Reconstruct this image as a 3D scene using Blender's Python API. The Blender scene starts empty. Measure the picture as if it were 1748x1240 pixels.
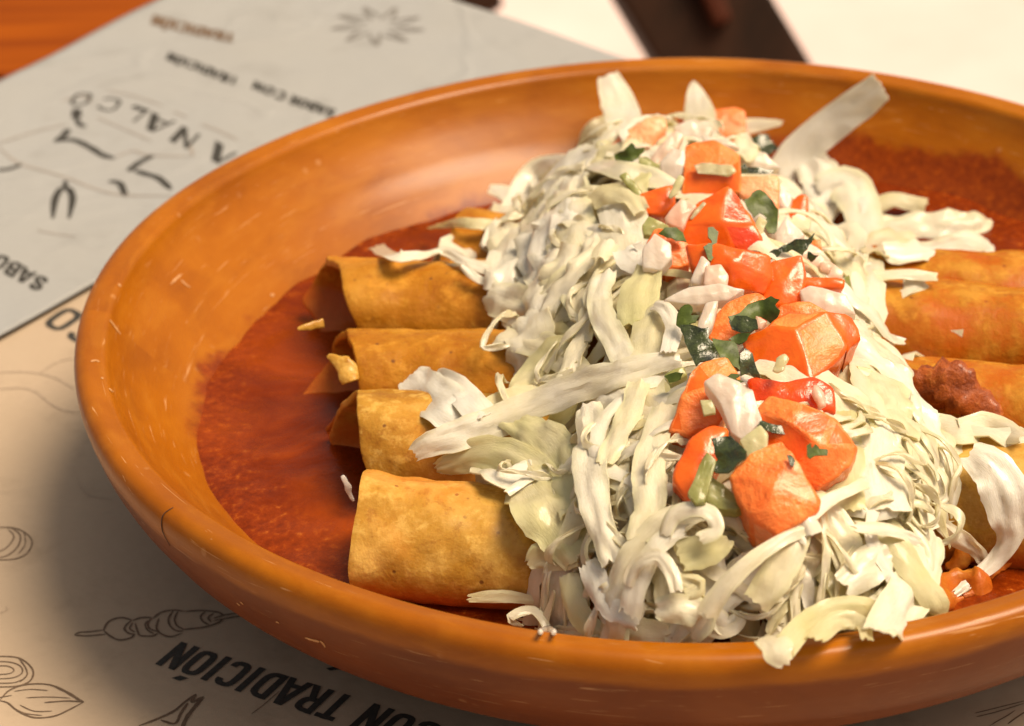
import bpy, bmesh, math, random
import numpy as np
from mathutils import Vector, Matrix, noise
from mathutils.bvhtree import BVHTree
R_ = math.radians
sc = bpy.context.scene
col = sc.collection
random.seed(11)

# ------------------------------------------------------------------ camera
CW, CH, FPX = 1748.0, 1240.0, 4000.0
PITCH, ROLL = .5245, -.0377
fw = Vector((0, math.cos(PITCH), -math.sin(PITCH)))
_r = Vector((1, 0, 0)); _u = _r.cross(fw)
RT = (_r*math.cos(ROLL) + _u*math.sin(ROLL)).normalized()
UP = (-_r*math.sin(ROLL) + _u*math.cos(ROLL)).normalized()
CAM = Vector((-.0374, -.44490, .28992))
cd = bpy.data.cameras.new('camera'); co = bpy.data.objects.new('camera', cd); col.objects.link(co)
m = Matrix((RT, UP, -fw)).transposed().to_4x4(); m.translation = CAM
co.matrix_world = m
cd.sensor_width = 36; cd.lens = FPX*36/CW
cd.clip_start = .01; cd.clip_end = 100
cd.dof.use_dof = True; cd.dof.focus_distance = .442; cd.dof.aperture_fstop = 22
sc.camera = co
sc.cycles.diffuse_bounces = 5; sc.cycles.transmission_bounces = 12; sc.cycles.max_bounces = 16
# ------------------------------------------------------------------ light
SUN_EL, SUN_AZ = R_(64), R_(100)          # azimuth measured from +y (away) towards +x (right)
w = bpy.data.worlds.new('World'); sc.world = w; w.use_nodes = True
nt = w.node_tree; bg = nt.nodes['Background']
sky = nt.nodes.new('ShaderNodeTexSky'); sky.sky_type = 'NISHITA'; sky.sun_disc = False
sky.sun_elevation = SUN_EL; sky.sun_rotation = SUN_AZ; sky.dust_density = 6; sky.ozone_density = .3; sky.air_density = 1.0
hs = nt.nodes.new('ShaderNodeHueSaturation'); hs.inputs['Saturation'].default_value = .5
nt.links.new(sky.outputs[0], hs.inputs['Color']); wb = nt.nodes.new('ShaderNodeMix'); wb.data_type = 'RGBA'; wb.blend_type = 'MULTIPLY'; wb.inputs[0].default_value = 1; wb.inputs[7].default_value = (1, .90, .74, 1)
nt.links.new(hs.outputs[0], wb.inputs[6]); nt.links.new(wb.outputs[2], bg.inputs[0]); bg.inputs[1].default_value = .115
sl = bpy.data.lights.new('sun', 'SUN'); sl.energy = 4.1; sl.angle = R_(28); sl.color = (1, .80, .56)
so = bpy.data.objects.new('sun', sl); col.objects.link(so)
sd = Vector((math.sin(SUN_AZ)*math.cos(SUN_EL), math.cos(SUN_AZ)*math.cos(SUN_EL), math.sin(SUN_EL)))
so.rotation_euler = sd.to_track_quat('Z', 'Y').to_euler()
sc.view_settings.view_transform = 'Standard'; sc.view_settings.look = 'None'
sc.view_settings.exposure = 0.1
# ------------------------------------------------------------------ pixel helpers (real depth is always given)
def ray(px, py): return fw + RT*((px-CW/2)/FPX) + UP*((CH/2-py)/FPX)
def at(px, py, z):
    v = ray(px, py); return CAM + v*((z-CAM.z)/v.z)
# ------------------------------------------------------------------ object helpers
def tag(o, label=None, cat=None, group=None, kind=None):
    if label: o['label'] = label
    if cat: o['category'] = cat
    if group: o['group'] = group
    if kind: o['kind'] = kind
    return o
def empty(name, loc=(0, 0, 0)):
    o = bpy.data.objects.new(name, None); col.objects.link(o); o.location = loc
    o.empty_display_size = .01
    return o
def mk(name, vs, fs, mat, parent=None, smooth=True, uv=None):
    me = bpy.data.meshes.new(name)
    me.from_pydata([tuple(v) for v in vs], [], fs); me.update()
    o = bpy.data.objects.new(name, me); col.objects.link(o)
    for mt in (mat if isinstance(mat, (list, tuple)) else [mat]): me.materials.append(mt)
    if smooth: me.polygons.foreach_set('use_smooth', [True]*len(me.polygons))
    if uv:
        ul = me.uv_layers.new(name='UVMap')
        for l in me.loops: ul.data[l.index].uv = uv[l.vertex_index]
    if parent:
        o.parent = parent; o.matrix_parent_inverse = Matrix.Translation(parent.location).inverted() if parent.parent is None else Matrix()
    return o
def crisp(o):
    e = o.modifiers.new('crisp_edges', 'EDGE_SPLIT'); e.split_angle = R_(48)
def N3(p, s, k=0): return noise.noise(Vector((p[0]*s+k*7.3, p[1]*s-k*3.1, p[2]*s+k*1.7)))
# ------------------------------------------------------------------ material helpers
class MT:
    def __init__(s, name):
        s.m = bpy.data.materials.new(name); s.m.use_nodes = True; s.t = s.m.node_tree; s.n = s.t.nodes
        s.b = s.n['Principled BSDF']; s.out = s.n['Material Output']
    def new(s, typ, **k):
        n = s.n.new('ShaderNode'+typ)
        for a, v in k.items(): setattr(n, a, v)
        return n
    def set(s, **k):
        for a, v in k.items(): s.b.inputs[a.replace('_', ' ')].default_value = v
    def l(s, a, b): s.t.links.new(a, b)
    def coord(s, kind='Object'): return s.new('TexCoord').outputs[kind]
    def noise(s, vec, scale, detail=4, rough=.55, dist=0):
        n = s.new('TexNoise'); n.inputs['Scale'].default_value = scale; n.inputs['Detail'].default_value = detail
        n.inputs['Roughness'].default_value = rough; n.inputs['Distortion'].default_value = dist
        s.l(vec, n.inputs['Vector']); return n.outputs['Fac']
    def ramp(s, fac, stops):
        r = s.new('ValToRGB'); e = r.color_ramp.elements
        while len(e) > 1: e.remove(e[-1])
        e[0].position, e[0].color = stops[0][0], (*stops[0][1], 1) if len(stops[0][1]) == 3 else stops[0][1]
        for p, c in stops[1:]:
            x = e.new(p); x.color = (*c, 1)
        s.l(fac, r.inputs[0]); return r.outputs[0]
    def mix(s, fac, a, b, mode='MIX'):
        n = s.new('Mix', data_type='RGBA', blend_type=mode)
        for sock, v in ((n.inputs['Factor'], fac), (n.inputs['A'], a), (n.inputs['B'], b)): pass
        def put(sock, v):
            if hasattr(v, 'is_linked') or hasattr(v, 'links'): s.l(v, sock)
            elif isinstance(v, (int, float)): sock.default_value = v
            else: sock.default_value = (*v, 1)
        put(n.inputs[0], fac); put(n.inputs[6], a); put(n.inputs[7], b)
        return n.outputs[2]
    def math(s, op, a, b=None, clamp=False):
        n = s.new('Math', operation=op); n.use_clamp = clamp
        for i, v in enumerate((a, b)):
            if v is None: continue
            if isinstance(v, (int, float)): n.inputs[i].default_value = v
            else: s.l(v, n.inputs[i])
        return n.outputs[0]
    def step(s, v, lo, hi, a=0., b=1.):
        n = s.new('MapRange'); n.interpolation_type = 'SMOOTHSTEP'
        s.l(v, n.inputs[0]); n.inputs[1].default_value = lo; n.inputs[2].default_value = hi
        n.inputs[3].default_value = a; n.inputs[4].default_value = b
        return n.outputs[0]
    def bump(s, h, strength, dist, to=None):
        n = s.new('Bump'); n.inputs['Strength'].default_value = strength; n.inputs['Distance'].default_value = dist
        s.l(h, n.inputs['Height'])
        if to is not None: s.l(to, n.inputs['Normal'])
        return n.outputs[0]
BC, RO, NO = 'Base Color', 'Roughness', 'Normal'
M = {}
# wood
def wood(name, c0, c1, rough=.35, sc_=(6, 90, 60)):
    t = MT(name); mp = t.new('Mapping'); t.l(t.coord(), mp.inputs[0]); mp.inputs['Scale'].default_value = sc_
    n = t.noise(mp.outputs[0], 1, 6, .6, .6)
    t.l(t.ramp(n, [(.3, c0), (.7, c1)]), t.b.inputs[BC]); t.set(Roughness=rough); t.b.inputs['Specular IOR Level'].default_value = .1
    t.l(t.bump(n, .2, .001), t.b.inputs[NO]); return t.m
M['wood'] = wood('varnished_wood', (.17, .030, .0004), (.29, .064, .0008), .7)
M['dark_wood'] = wood('dark_wood', (.012, .005, .002), (.032, .012, .005), .6, (30, 30, 4))
M['dark_wood2'] = wood('red_brown_wood', (.03, .007, .003), (.06, .015, .006), .6, (30, 30, 4))
# paper
def paper(name, base, warm):
    t = MT(name); c = t.coord()
    a = t.noise(c, 14, 5, .6); b = t.noise(c, 700, 3, .6); g = t.noise(c, 60, 6, .65)
    k = t.ramp(a, [(.3, base), (.7, warm)])
    k = t.mix(t.step(g, .52, .75), k, tuple(x*.86 for x in warm))
    k = t.mix(t.math('MULTIPLY', b, .16), k, tuple(x*.6 for x in base))
    t.l(k, t.b.inputs[BC]); t.set(Roughness=.75)
    rd = t.math('ABSOLUTE', t.math('SUBTRACT', t.noise(c, 11, 3, .5, .6), .5)); crs = t.step(rd, .03, 0.)
    t.l(t.bump(g, .35, .0009, t.bump(b, .15, .0002, t.bump(crs, .35, .0008, t.bump(a, .5, .004)))), t.b.inputs[NO]); return t.m
M['paper_tan'] = paper('tan_paper', (.43, .335, .245), (.405, .31, .22))
M['paper_grey'] = paper('pale_paper', (.30, .308, .318), (.31, .312, .31))
def flat(name, c, rough=.7):
    t = MT(name); g = t.noise(t.coord(), 900, 3, .7)
    t.l(t.mix(t.step(g, .35, .7, 0, .35), c, tuple(min(1, x*2.2+.02) for x in c)), t.b.inputs[BC]); t.set(Roughness=rough); return t.m
M['ink'] = flat('black_ink', (.022, .020, .017))
M['ink_brown'] = flat('brown_ink', (.10, .062, .036))
M['ink_faint'] = flat('faint_ink', (.30, .23, .17))
M['ink_grey'] = flat('grey_ink', (.22, .20, .185))
# floor
t = MT('pale_concrete'); c = t.coord(); a = t.noise(c, 2.5, 5, .6)
t.l(t.ramp(a, [(.3, (.60, .45, .42)), (.7, (.72, .59, .57))]), t.b.inputs[BC]); t.set(Roughness=.8)
t.l(t.bump(t.noise(c, 90, 4), .2, .003), t.b.inputs[NO]); M['floor'] = t.m
# clay
t = MT('burnished_clay'); c = t.coord()
sx = t.new('SeparateXYZ'); t.l(c, sx.inputs[0])
rad = t.math('SQRT', t.math('ADD', t.math('MULTIPLY', sx.outputs[0], sx.outputs[0]), t.math('MULTIPLY', sx.outputs[1], sx.outputs[1])))
ang = t.math('ARCTAN2', sx.outputs[1], sx.outputs[0])
cx = t.new('CombineXYZ'); t.l(t.math('MULTIPLY', ang, .05), cx.inputs[0]); t.l(t.math('ADD', rad, sx.outputs[2]), cx.inputs[1]); t.l(t.math('MULTIPLY', rad, .3), cx.inputs[2])
st = t.noise(cx.outputs[0], 160, 6, .62, .3); st2 = t.noise(cx.outputs[0], 60, 4, .6)
pt = t.noise(c, 26, 5, .6, .4); fine = t.noise(c, 900, 4, .7)
k = t.ramp(pt, [(.28, (.235, .062, .0005)), (.5, (.31, .090, .0006)), (.72, (.38, .125, .003))])
k = t.mix(t.step(st, .45, .7, 0, .45), k, (.38, .135, .008))
k = t.mix(t.step(st2, .5, .3, 0, .55), k, (.20, .050, .001))
# outside wall: redder clay, painted darker below the lip for its shade
outm = t.step(sx.outputs[2], .0445, .0415)
outside = t.math('MULTIPLY', outm, t.step(rad, .1085, .1285))
attr = t.new('Attribute'); attr.attribute_name = 'outer'
om = t.math('MULTIPLY', attr.outputs['Fac'], t.step(t.math('ADD', sx.outputs[2], t.math('MULTIPLY', t.math('SUBTRACT', st2, .5), .006)), .0440, .0415), True)
ocol = t.ramp(pt, [(.3, (.115, .023, .002)), (.5, (.155, .034, .003)), (.72, (.20, .050, .006))])
ocol = t.mix(t.step(st, .5, .75, 0, .4), ocol, (.20, .062, .016))
k = t.mix(om, k, ocol)
# scuffs
vo = t.new('TexVoronoi'); vo.inputs['Scale'].default_value = 150; t.l(c, vo.inputs['Vector'])
spk = t.math('MULTIPLY', t.step(vo.outputs['Distance'], .16, .09), t.step(t.noise(c, 45, 3), .52, .66))
k = t.mix(t.math('MULTIPLY', spk, .2), k, (.70, .42, .20))
mps = t.new('Mapping'); t.l(cx.outputs[0], mps.inputs[0]); mps.inputs['Scale'].default_value = (1, 9, 9)
scr = t.noise(mps.outputs[0], 140, 2, .5, 1.5)
k = t.mix(t.math('MULTIPLY', t.step(scr, .68, .74), .35), k, (.80, .50, .25))
# sauce film drying on the inner wall
inner = t.math('SUBTRACT', 1.0, attr.outputs['Fac'])
film_lim = t.math('ADD', t.math('MULTIPLY', t.math('SUBTRACT', pt, .5), .020), t.math('MULTIPLY', t.math('SUBTRACT', t.noise(c, 150, 4, .55), .5), .005))
bk = t.math('COSINE', t.math('SUBTRACT', ang, R_(42)))
lim = t.math('ADD', t.math('ADD', .0300, film_lim), t.math('MULTIPLY', t.step(bk, .45, 1.0), .0085))
bl = t.math('COSINE', t.math('SUBTRACT', ang, R_(125)))
lim = t.math('ADD', lim, t.math('MULTIPLY', t.step(bl, .10, .95), -.0044))
df = t.math('SUBTRACT', lim, sx.outputs[2])
film = t.math('MULTIPLY', inner, t.step(df, -.0014, .0022))
grain = t.noise(c, 420, 5, .75)
fcol = t.ramp(grain, [(.3, (.12, .016, .0004)), (.55, (.21, .034, .0006)), (.8, (.34, .075, .002))])
k = t.mix(film, k, fcol)
t.l(k, t.b.inputs[BC])
ro = t.math('ADD', t.math('MULTIPLY', st, .22), .26)
ro = t.math('ADD', ro, t.math('MULTIPLY', om, .18))
t.l(ro, t.b.inputs[RO]); t.set(Coat_Weight=.42, Coat_Roughness=.27); t.b.inputs['Specular IOR Level'].default_value = .05
bn = t.bump(st, .25, .0007, t.bump(fine, .18, .00025, t.bump(t.noise(c, 45, 3), .35, .0016)))
t.l(t.bump(t.math('MULTIPLY', film, grain), .25, .0005, bn), t.b.inputs[NO]); M['clay'] = t.m
t = MT('crack_shadow_clay'); t.set(Base_Color=(.06, .02, .01, 1), Roughness=.9); t.l(t.ramp(t.noise(t.coord(), 800), [(.3, (.04, .014, .008)), (.7, (.09, .03, .012))]), t.b.inputs[BC]); M['crack'] = t.m
t = MT('chip_clay'); t.l(t.ramp(t.noise(t.coord(), 800), [(.3, (.42, .19, .06)), (.7, (.55, .30, .13))]), t.b.inputs[BC]); t.set(Roughness=.5); M['chip'] = t.m
# sauce
t = MT('red_chile_sauce'); c = t.coord()
a = t.noise(c, 22, 5, .6, .8); g = t.noise(c, 430, 5, .75); g2 = t.noise(c, 150, 4, .7)
k = t.ramp(a, [(.3, (.075, .008, .0002)), (.5, (.14, .017, .0003)), (.72, (.27, .043, .001))])
sx = t.new('SeparateXYZ'); t.l(c, sx.inputs[0])
rad = t.math('SQRT', t.math('ADD', t.math('MULTIPLY', sx.outputs[0], sx.outputs[0]), t.math('MULTIPLY', sx.outputs[1], sx.outputs[1])))
edge = t.step(t.math('ADD', rad, t.math('MULTIPLY', t.math('SUBTRACT', g2, .5), .03)), .090, .104)
gr = t.ramp(g, [(.38, (.09, .012, .002)), (.55, (.24, .036, .004)), (.68, (.50, .13, .012)), (.8, (.70, .33, .05))])
k = t.mix(t.math('MULTIPLY', edge, .42), k, gr)
k = t.mix(t.math('MULTIPLY', t.step(g, .64, .72, 0, .5), t.math('ADD', edge, .12)), k, (.58, .18, .03)); t.b.inputs['Specular IOR Level'].default_value = .12
t.l(k, t.b.inputs[BC]); t.set(Coat_Weight=.03, Coat_Roughness=.12)
t.l(t.math('ADD', t.math('MULTIPLY', g2, .25), .14), t.b.inputs[RO])
hb = t.math('ADD', t.math('MULTIPLY', g, t.math('ADD', t.math('MULTIPLY', edge, .8), .2)), t.math('MULTIPLY', g2, .5))
t.l(t.bump(hb, .22, .0004, t.bump(a, .4, .004)), t.b.inputs[NO]); M['sauce'] = t.m
# tortilla
def tortilla(name, c0, c1, c2, wet=.5, smear=0.):
    t = MT(name); c = t.coord()
    a = t.noise(c, 55, 5, .62, .2); g = t.noise(c, 600, 4, .7); b = t.noise(c, 160, 4, .6); big = t.noise(c, 28, 3, .5)
    k = t.ramp(a, [(.3, c0), (.5, c1), (.72, c2)])
    k = t.mix(t.step(b, .56, .68, 0, .45), k, tuple(min(.9, x*1.25) for x in c2))
    m2 = t.noise(c, 210, 6, .7, .15)
    k = t.mix(t.step(m2, .5, .66, 0, .55), k, tuple(min(.92, x*1.15) for x in c2)); k = t.mix(t.step(m2, .46, .33, 0, .5), k, (c0[0]*.8, c0[1]*.62, c0[2]*.6))
    vo = t.new('TexVoronoi'); vo.inputs['Scale'].default_value = 230; t.l(c, vo.inputs['Vector'])
    dot = t.math('MULTIPLY', t.step(vo.outputs['Distance'], .13, .06), t.step(t.noise(c, 90, 2), .44, .52))
    k = t.mix(t.math('MULTIPLY', dot, .8), k, (.12, .04, .012))
    sx = t.new('SeparateXYZ'); t.l(c, sx.inputs[0])
    sa = t.step(t.math('ADD', sx.outputs[2], t.math('MULTIPLY', t.math('SUBTRACT', b, .5), .012)), .0385, .0315)
    k = t.mix(t.math('MULTIPLY', sa, .8), k, (.40, .085, .010))
    k = t.mix(t.math('MULTIPLY', t.step(big, .55, .75), .55), k, (.62, .20, .022))
    if smear:
        sm_ = t.math('MULTIPLY', t.step(sx.outputs[0], .028, .055), t.step(t.math('ADD', t.math('MULTIPLY', a, .6), t.math('MULTIPLY', b, .4)), .60, .40))
        k = t.mix(t.math('MULTIPLY', sm_, smear), k, (.40, .085, .001))
    t.l(k, t.b.inputs[BC]); t.set(Subsurface_Weight=.12, Subsurface_Scale=.003, Coat_Weight=wet, Coat_Roughness=.15)
    t.b.inputs['Subsurface Radius'].default_value = (1, .5, .2); t.b.inputs['Specular IOR Level'].default_value = .15
    t.l(t.step(b, .35, .65, .42, .75), t.b.inputs[RO])
    t.l(t.bump(b, .5, .0010, t.bump(g, .5, .0003, t.bump(a, .5, .002))), t.b.inputs[NO]); return t.m
M['tortilla'] = tortilla('corn_tortilla', (.29, .118, .007), (.42, .215, .026), (.58, .37, .095), .3)
M['tortilla_red'] = tortilla('sauced_tortilla', (.27, .085, .002), (.36, .14, .006), (.48, .23, .028), .18, .95)
# filling
t = MT('shredded_meat'); c = t.coord(); a = t.noise(c, 300, 5, .7)
t.l(t.ramp(a, [(.3, (.16, .03, .008)), (.55, (.34, .075, .010)), (.8, (.60, .22, .05))]), t.b.inputs[BC]); t.set(Roughness=.45, Coat_Weight=.2); t.b.inputs['Specular IOR Level'].default_value = .25
t.l(t.bump(a, .9, .001), t.b.inputs[NO]); M['meat'] = t.m
# lettuce
def lettuce(name, white, cream, green, tr=.35):
    t = MT(name); uv = t.coord('UV'); c = t.coord()
    oi = t.new('ObjectInfo').outputs['Random']
    a = t.noise(c, 60, 4, .6, .6)
    sh = t.math('ADD', a, t.math('MULTIPLY', t.math('SUBTRACT', oi, .5), .26))
    k = t.ramp(sh, [(.36, white), (.52, cream), (.76, green)])
    mp = t.new('Mapping'); t.l(uv, mp.inputs[0]); mp.inputs['Scale'].default_value = (1, 5, 1)
    vn = t.noise(mp.outputs[0], 3.2, 4, .6, 1.3)
    vein = t.math('ABSOLUTE', t.math('SUBTRACT', vn, .5))
    vl = t.step(vein, .028, .0)
    vn2 = t.noise(mp.outputs[0], 7.5, 3, .5, 1.8); vl2 = t.step(t.math('ABSOLUTE', t.math('SUBTRACT', vn2, .5)), .022, 0.)
    k = t.mix(t.math('MULTIPLY', vl, .26), k, (.58, .52, .22)); k = t.mix(t.math('MULTIPLY', vl2, .18), k, (.62, .56, .26))
    mq = t.new('Mapping'); t.l(uv, mq.inputs[0]); mq.inputs['Scale'].default_value = (1.2, 16, 1)
    stk = t.noise(mq.outputs[0], 5, 5, .65, .4)
    k = t.mix(t.step(stk, .55, .8, 0, .22), k, (.72, .66, .44)); k = t.mix(t.step(stk, .42, .25, 0, .4), k, (.90, .88, .83))
    su = t.new('SeparateXYZ'); t.l(uv, su.inputs[0])
    ev = t.step(t.math('ADD', t.math('ABSOLUTE', t.math('SUBTRACT', su.outputs[1], .5)), t.math('MULTIPLY', t.math('SUBTRACT', a, .5), .5)), .22, .52)
    k = t.mix(t.math('MULTIPLY', ev, t.math('MULTIPLY', oi, .6)), k, (.76, .76, .48))
    rib = t.noise(mp.outputs[0], 9, 3, .5, .5)
    t.l(k, t.b.inputs[BC]); t.set(Roughness=.32, Coat_Weight=.6, Coat_Roughness=.10)
    bn = t.bump(rib, .22, .0007, t.bump(t.noise(c, 380, 5, .65), .3, .0005, t.bump(stk, .14, .0003)))
    bn = t.bump(vl, .3, .0004, bn)
    t.l(bn, t.b.inputs[NO])
    tl = t.new('BsdfTranslucent'); t.l(t.mix(.7, k, (.98, .86, .50)), tl.inputs[0]); t.l(bn, tl.inputs[1])
    ms = t.new('MixShader'); ms.inputs[0].default_value = tr
    t.l(t.b.outputs[0], ms.inputs[1]); t.l(tl.outputs[0], ms.inputs[2]); t.l(ms.outputs[0], t.out.inputs[0])
    return t.m
M['lettuce'] = lettuce('pale_lettuce', (.88, .865, .80), (.87, .835, .70), (.84, .79, .56), .36)
M['lettuce_white'] = lettuce('white_lettuce_rib', (.90, .89, .85), (.89, .86, .77), (.86, .82, .64), .30)
M['lettuce_green'] = lettuce('green_lettuce', (.84, .82, .64), (.80, .77, .52), (.70, .70, .37), .45)
# tomato
def tomato(name, c0, c1, sss=.25, rough=.2, bumpy=.4):
    t = MT(name); c = t.coord(); a = t.noise(c, 140, 4, .6, .5); g = t.noise(c, 700, 3, .6)
    t.l(t.ramp(a, [(.35, c0), (.7, c1)]), t.b.inputs[BC])
    t.set(Roughness=rough, Subsurface_Weight=sss, Subsurface_Scale=.004, Coat_Weight=.14, Coat_Roughness=.12)
    t.b.inputs['Subsurface Radius'].default_value = (1, .35, .1)
    t.l(t.bump(g, bumpy, .0004, t.bump(a, bumpy, .0012)), t.b.inputs[NO]); return t.m
M['tom_skin'] = tomato('tomato_skin', (.68, .088, .005), (.78, .155, .010), .2, .24, .25)
M['tom_flesh'] = tomato('tomato_flesh', (.76, .140, .016), (.86, .27, .060), .3, .42, .9)
M['tom_pale'] = tomato('pale_tomato_flesh', (.80, .25, .09), (.90, .45, .24), .3, .42, .9)
M['tom_red'] = tomato('red_tomato_flesh', (.58, .042, .004), (.70, .095, .009), .25, .22, .5)
def onion(name, c0, c1, rough=.25):
    t = MT(name); c = t.coord(); uv = t.noise(c, 120, 4, .6, .4); g = t.noise(c, 500, 3, .6)
    k = t.ramp(uv, [(.35, c0), (.65, c1)])
    t.l(k, t.b.inputs[BC]); t.set(Roughness=rough, Subsurface_Weight=.4, Subsurface_Scale=.003, Coat_Weight=.4, Coat_Roughness=.1)
    t.b.inputs['Subsurface Radius'].default_value = (1, .8, .6)
    wv = t.new('TexWave'); wv.inputs['Scale'].default_value = 120; wv.inputs['Distortion'].default_value = 3; t.l(c, wv.inputs[0])
    bn = t.bump(g, .4, .0004, t.bump(uv, .4, .001, t.bump(wv.outputs['Fac'], .25, .0004))); t.l(bn, t.b.inputs[NO])
    tl = t.new('BsdfTranslucent'); t.l(k, tl.inputs[0]); ms = t.new('MixShader'); ms.inputs[0].default_value = .42
    t.l(t.b.outputs[0], ms.inputs[1]); t.l(tl.outputs[0], ms.inputs[2]); t.l(ms.outputs[0], t.out.inputs[0]); return t.m
M['onion'] = onion('white_onion', (.74, .64, .54), (.86, .80, .72))
M['onion_pink'] = onion('pinkish_onion', (.80, .50, .36), (.86, .70, .58))
M['stem'] = onion('green_stalk', (.30, .32, .09), (.52, .52, .22))
M['stem_pale'] = onion('pale_green_stalk', (.58, .58, .30), (.75, .72, .46))
t = MT('cilantro_leaf'); c = t.coord(); a = t.noise(c, 260, 4, .65)
k = t.ramp(a, [(.3, (.035, .055, .008)), (.55, (.085, .125, .016)), (.8, (.17, .22, .035))]); t.l(k, t.b.inputs[BC]); t.set(Roughness=.5, Coat_Weight=.04)
t.l(t.bump(a, .6, .0006), t.b.inputs[NO])
tl = t.new('BsdfTranslucent'); t.l(k, tl.inputs[0]); ms = t.new('MixShader'); ms.inputs[0].default_value = .2
t.l(t.b.outputs[0], ms.inputs[1]); t.l(tl.outputs[0], ms.inputs[2]); t.l(ms.outputs[0], t.out.inputs[0]); M['leaf'] = t.m
t = MT('dark_wet_cilantro'); c = t.coord(); a = t.noise(c, 400, 4, .65)
t.l(t.ramp(a, [(.3, (.014, .020, .008)), (.7, (.06, .08, .022))]), t.b.inputs[BC]); t.set(Roughness=.2, Coat_Weight=.5)
t.l(t.bump(a, .8, .0008), t.b.inputs[NO]); M['leaf_dark'] = t.m

# ================================================================== SETTING
def sheet(name, corners, z, mat, nx=60, ny=60, amp=.0006, freq=9, parent=None, thick=.0004, kink=None):
    a, b, c_, d = [Vector(v) for v in corners]; kk = kink
    vs = []; uv = []
    for j in range(ny+1):
        for i in range(nx+1):
            s, q = i/nx, j/ny
            lft = a*(1-q)+d*q
            if kk is not None: lft = a+(kk-a)*(q/.7) if q < .7 else kk+(d-kk)*((q-.7)/.3)
            p = lft*(1-s) + (b*(1-q)+c_*q)*s
            h = z + amp*(N3((p.x, p.y, 0), freq) + .5*N3((p.x, p.y, 3), freq*2.7))
            vs.append((p.x, p.y, h)); uv.append((s, q))
    fs = [(j*(nx+1)+i, j*(nx+1)+i+1, (j+1)*(nx+1)+i+1, (j+1)*(nx+1)+i) for j in range(ny) for i in range(nx)]
    o = mk(name, vs, fs, mat, parent, True, uv)
    sm = o.modifiers.new('thickness', 'SOLIDIFY'); sm.thickness = thick; sm.offset = -1
    return o
def box(name, lo, hi, mat, parent=None, bev=.003, rot=None, loc=None):
    bm = bmesh.new(); bmesh.ops.create_cube(bm, size=1)
    lo, hi = Vector(lo), Vector(hi)
    for v in bm.verts: v.co = Vector([(lo[i]+hi[i])/2 + v.co[i]*(hi[i]-lo[i]) for i in range(3)])
    bmesh.ops.bevel(bm, geom=bm.edges[:], offset=bev, segments=2, affect='EDGES', profile=.6)
    if rot is not None: bmesh.ops.transform(bm, matrix=rot, verts=bm.verts)
    if loc is not None: bmesh.ops.translate(bm, vec=loc, verts=bm.verts)
    me = bpy.data.meshes.new(name); bm.to_mesh(me); bm.free(); me.materials.append(mat)
    o = bpy.data.objects.new(name, me); col.objects.link(o)
    if parent: o.parent = parent; o.matrix_parent_inverse = Matrix.Translation(parent.location).inverted()
    return o
g = mk('ground', [(-60, -60, -.75), (60, -60, -.75), (60, 60, -.75), (-60, 60, -.75)], [(0, 1, 2, 3)], M['floor'], smooth=False)
tag(g, kind='structure')
# table: far edge runs under the paper's far edge
e0, e1 = at(740, 0, 0), at(1020, 95, 0)
ed = (e1-e0).normalized(); en = Vector((-ed.y, ed.x, 0))         # ed along far edge (to the right and nearer), en pointing away
if en.y < 0: en = -en
org = e0 - en*.004
Rm = Matrix((ed, en, Vector((0, 0, 1)))).transposed().to_4x4()
tb = empty('table', org - en*.45 + Vector((0, 0, -.75)))
tag(tb, 'orange varnished plank table under the printed papers and the clay dish', 'table')
np_ = 7; pw = .13
for i in range(np_):
    y1 = -i*pw; y0 = y1-pw+.0015
    box('plank', (-.62, y0, -.0305), (.70, y1, -.0015), M['wood'], tb, .0015, Rm, org)
for sx_ in (-.55, .62):
    for sy_ in (-.08, -.84):
        box('leg', (sx_-.03, sy_-.03, -.75), (sx_+.03, sy_+.03, -.031), M['wood'], tb, .003, Rm, org)
box('apron', (-.57, -.075, -.10), (.64, -.055, -.031), M['wood'], tb, .002, Rm, org)
# papers
a0, a1 = at(0, 150, 0), at(290, 0, 0); c0, c1 = at(0, 588, 0), at(135, 512, 0)
def isect(p, q, r, s):
    d1 = q-p; d2 = s-r; k = ((r.x-p.x)*d2.y-(r.y-p.y)*d2.x)/(d1.x*d2.y-d1.y*d2.x); return p+d1*k
K1 = isect(a0, a1, e0, e1); K2 = isect(c0, c1, e0, e1)
da = (a0-a1).normalized(); dc = (c0-c1).normalized()
up_p = sheet('printed_paper', [e1+ed*.06, K1, a0+da*.12, c0+dc*.15], .0024, M['paper_grey'], 60, 90, .0010, 14, kink=c1-dc*.012)
tag(up_p, 'pale grey printed paper lying on top of the tan one, far side of the dish', 'paper')
lo_p = sheet('placemat_paper', [(-.34, -.36, 0), (.36, -.36, 0), (.36, .12, 0), (-.36, .12, 0)], .0004, M['paper_tan'], 100, 100, .0004, 10)
tag(lo_p, 'tan printed placemat paper directly under the clay dish, with skewer and onion drawings', 'placemat')
bv_up = BVHTree.FromPolygons([v.co.copy() for v in up_p.data.vertices], [tuple(p.vertices) for p in up_p.data.polygons])
bv_lo = BVHTree.FromPolygons([v.co.copy() for v in lo_p.data.vertices], [tuple(p.vertices) for p in lo_p.data.polygons])
def on_sheet(bv, px, py, off=.00012):
    v = ray(px, py).normalized(); h = bv.ray_cast(CAM, v)
    if h[0] is None: return at(px, py, .001)
    return h[0] + Vector((0, 0, off))
def down_sheet(bv, p, off=.00012):
    h = bv.ray_cast(Vector((p.x, p.y, .1)), Vector((0, 0, -1)))
    return (h[0] if h[0] is not None else Vector((p.x, p.y, .001))) + Vector((0, 0, off))
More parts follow.
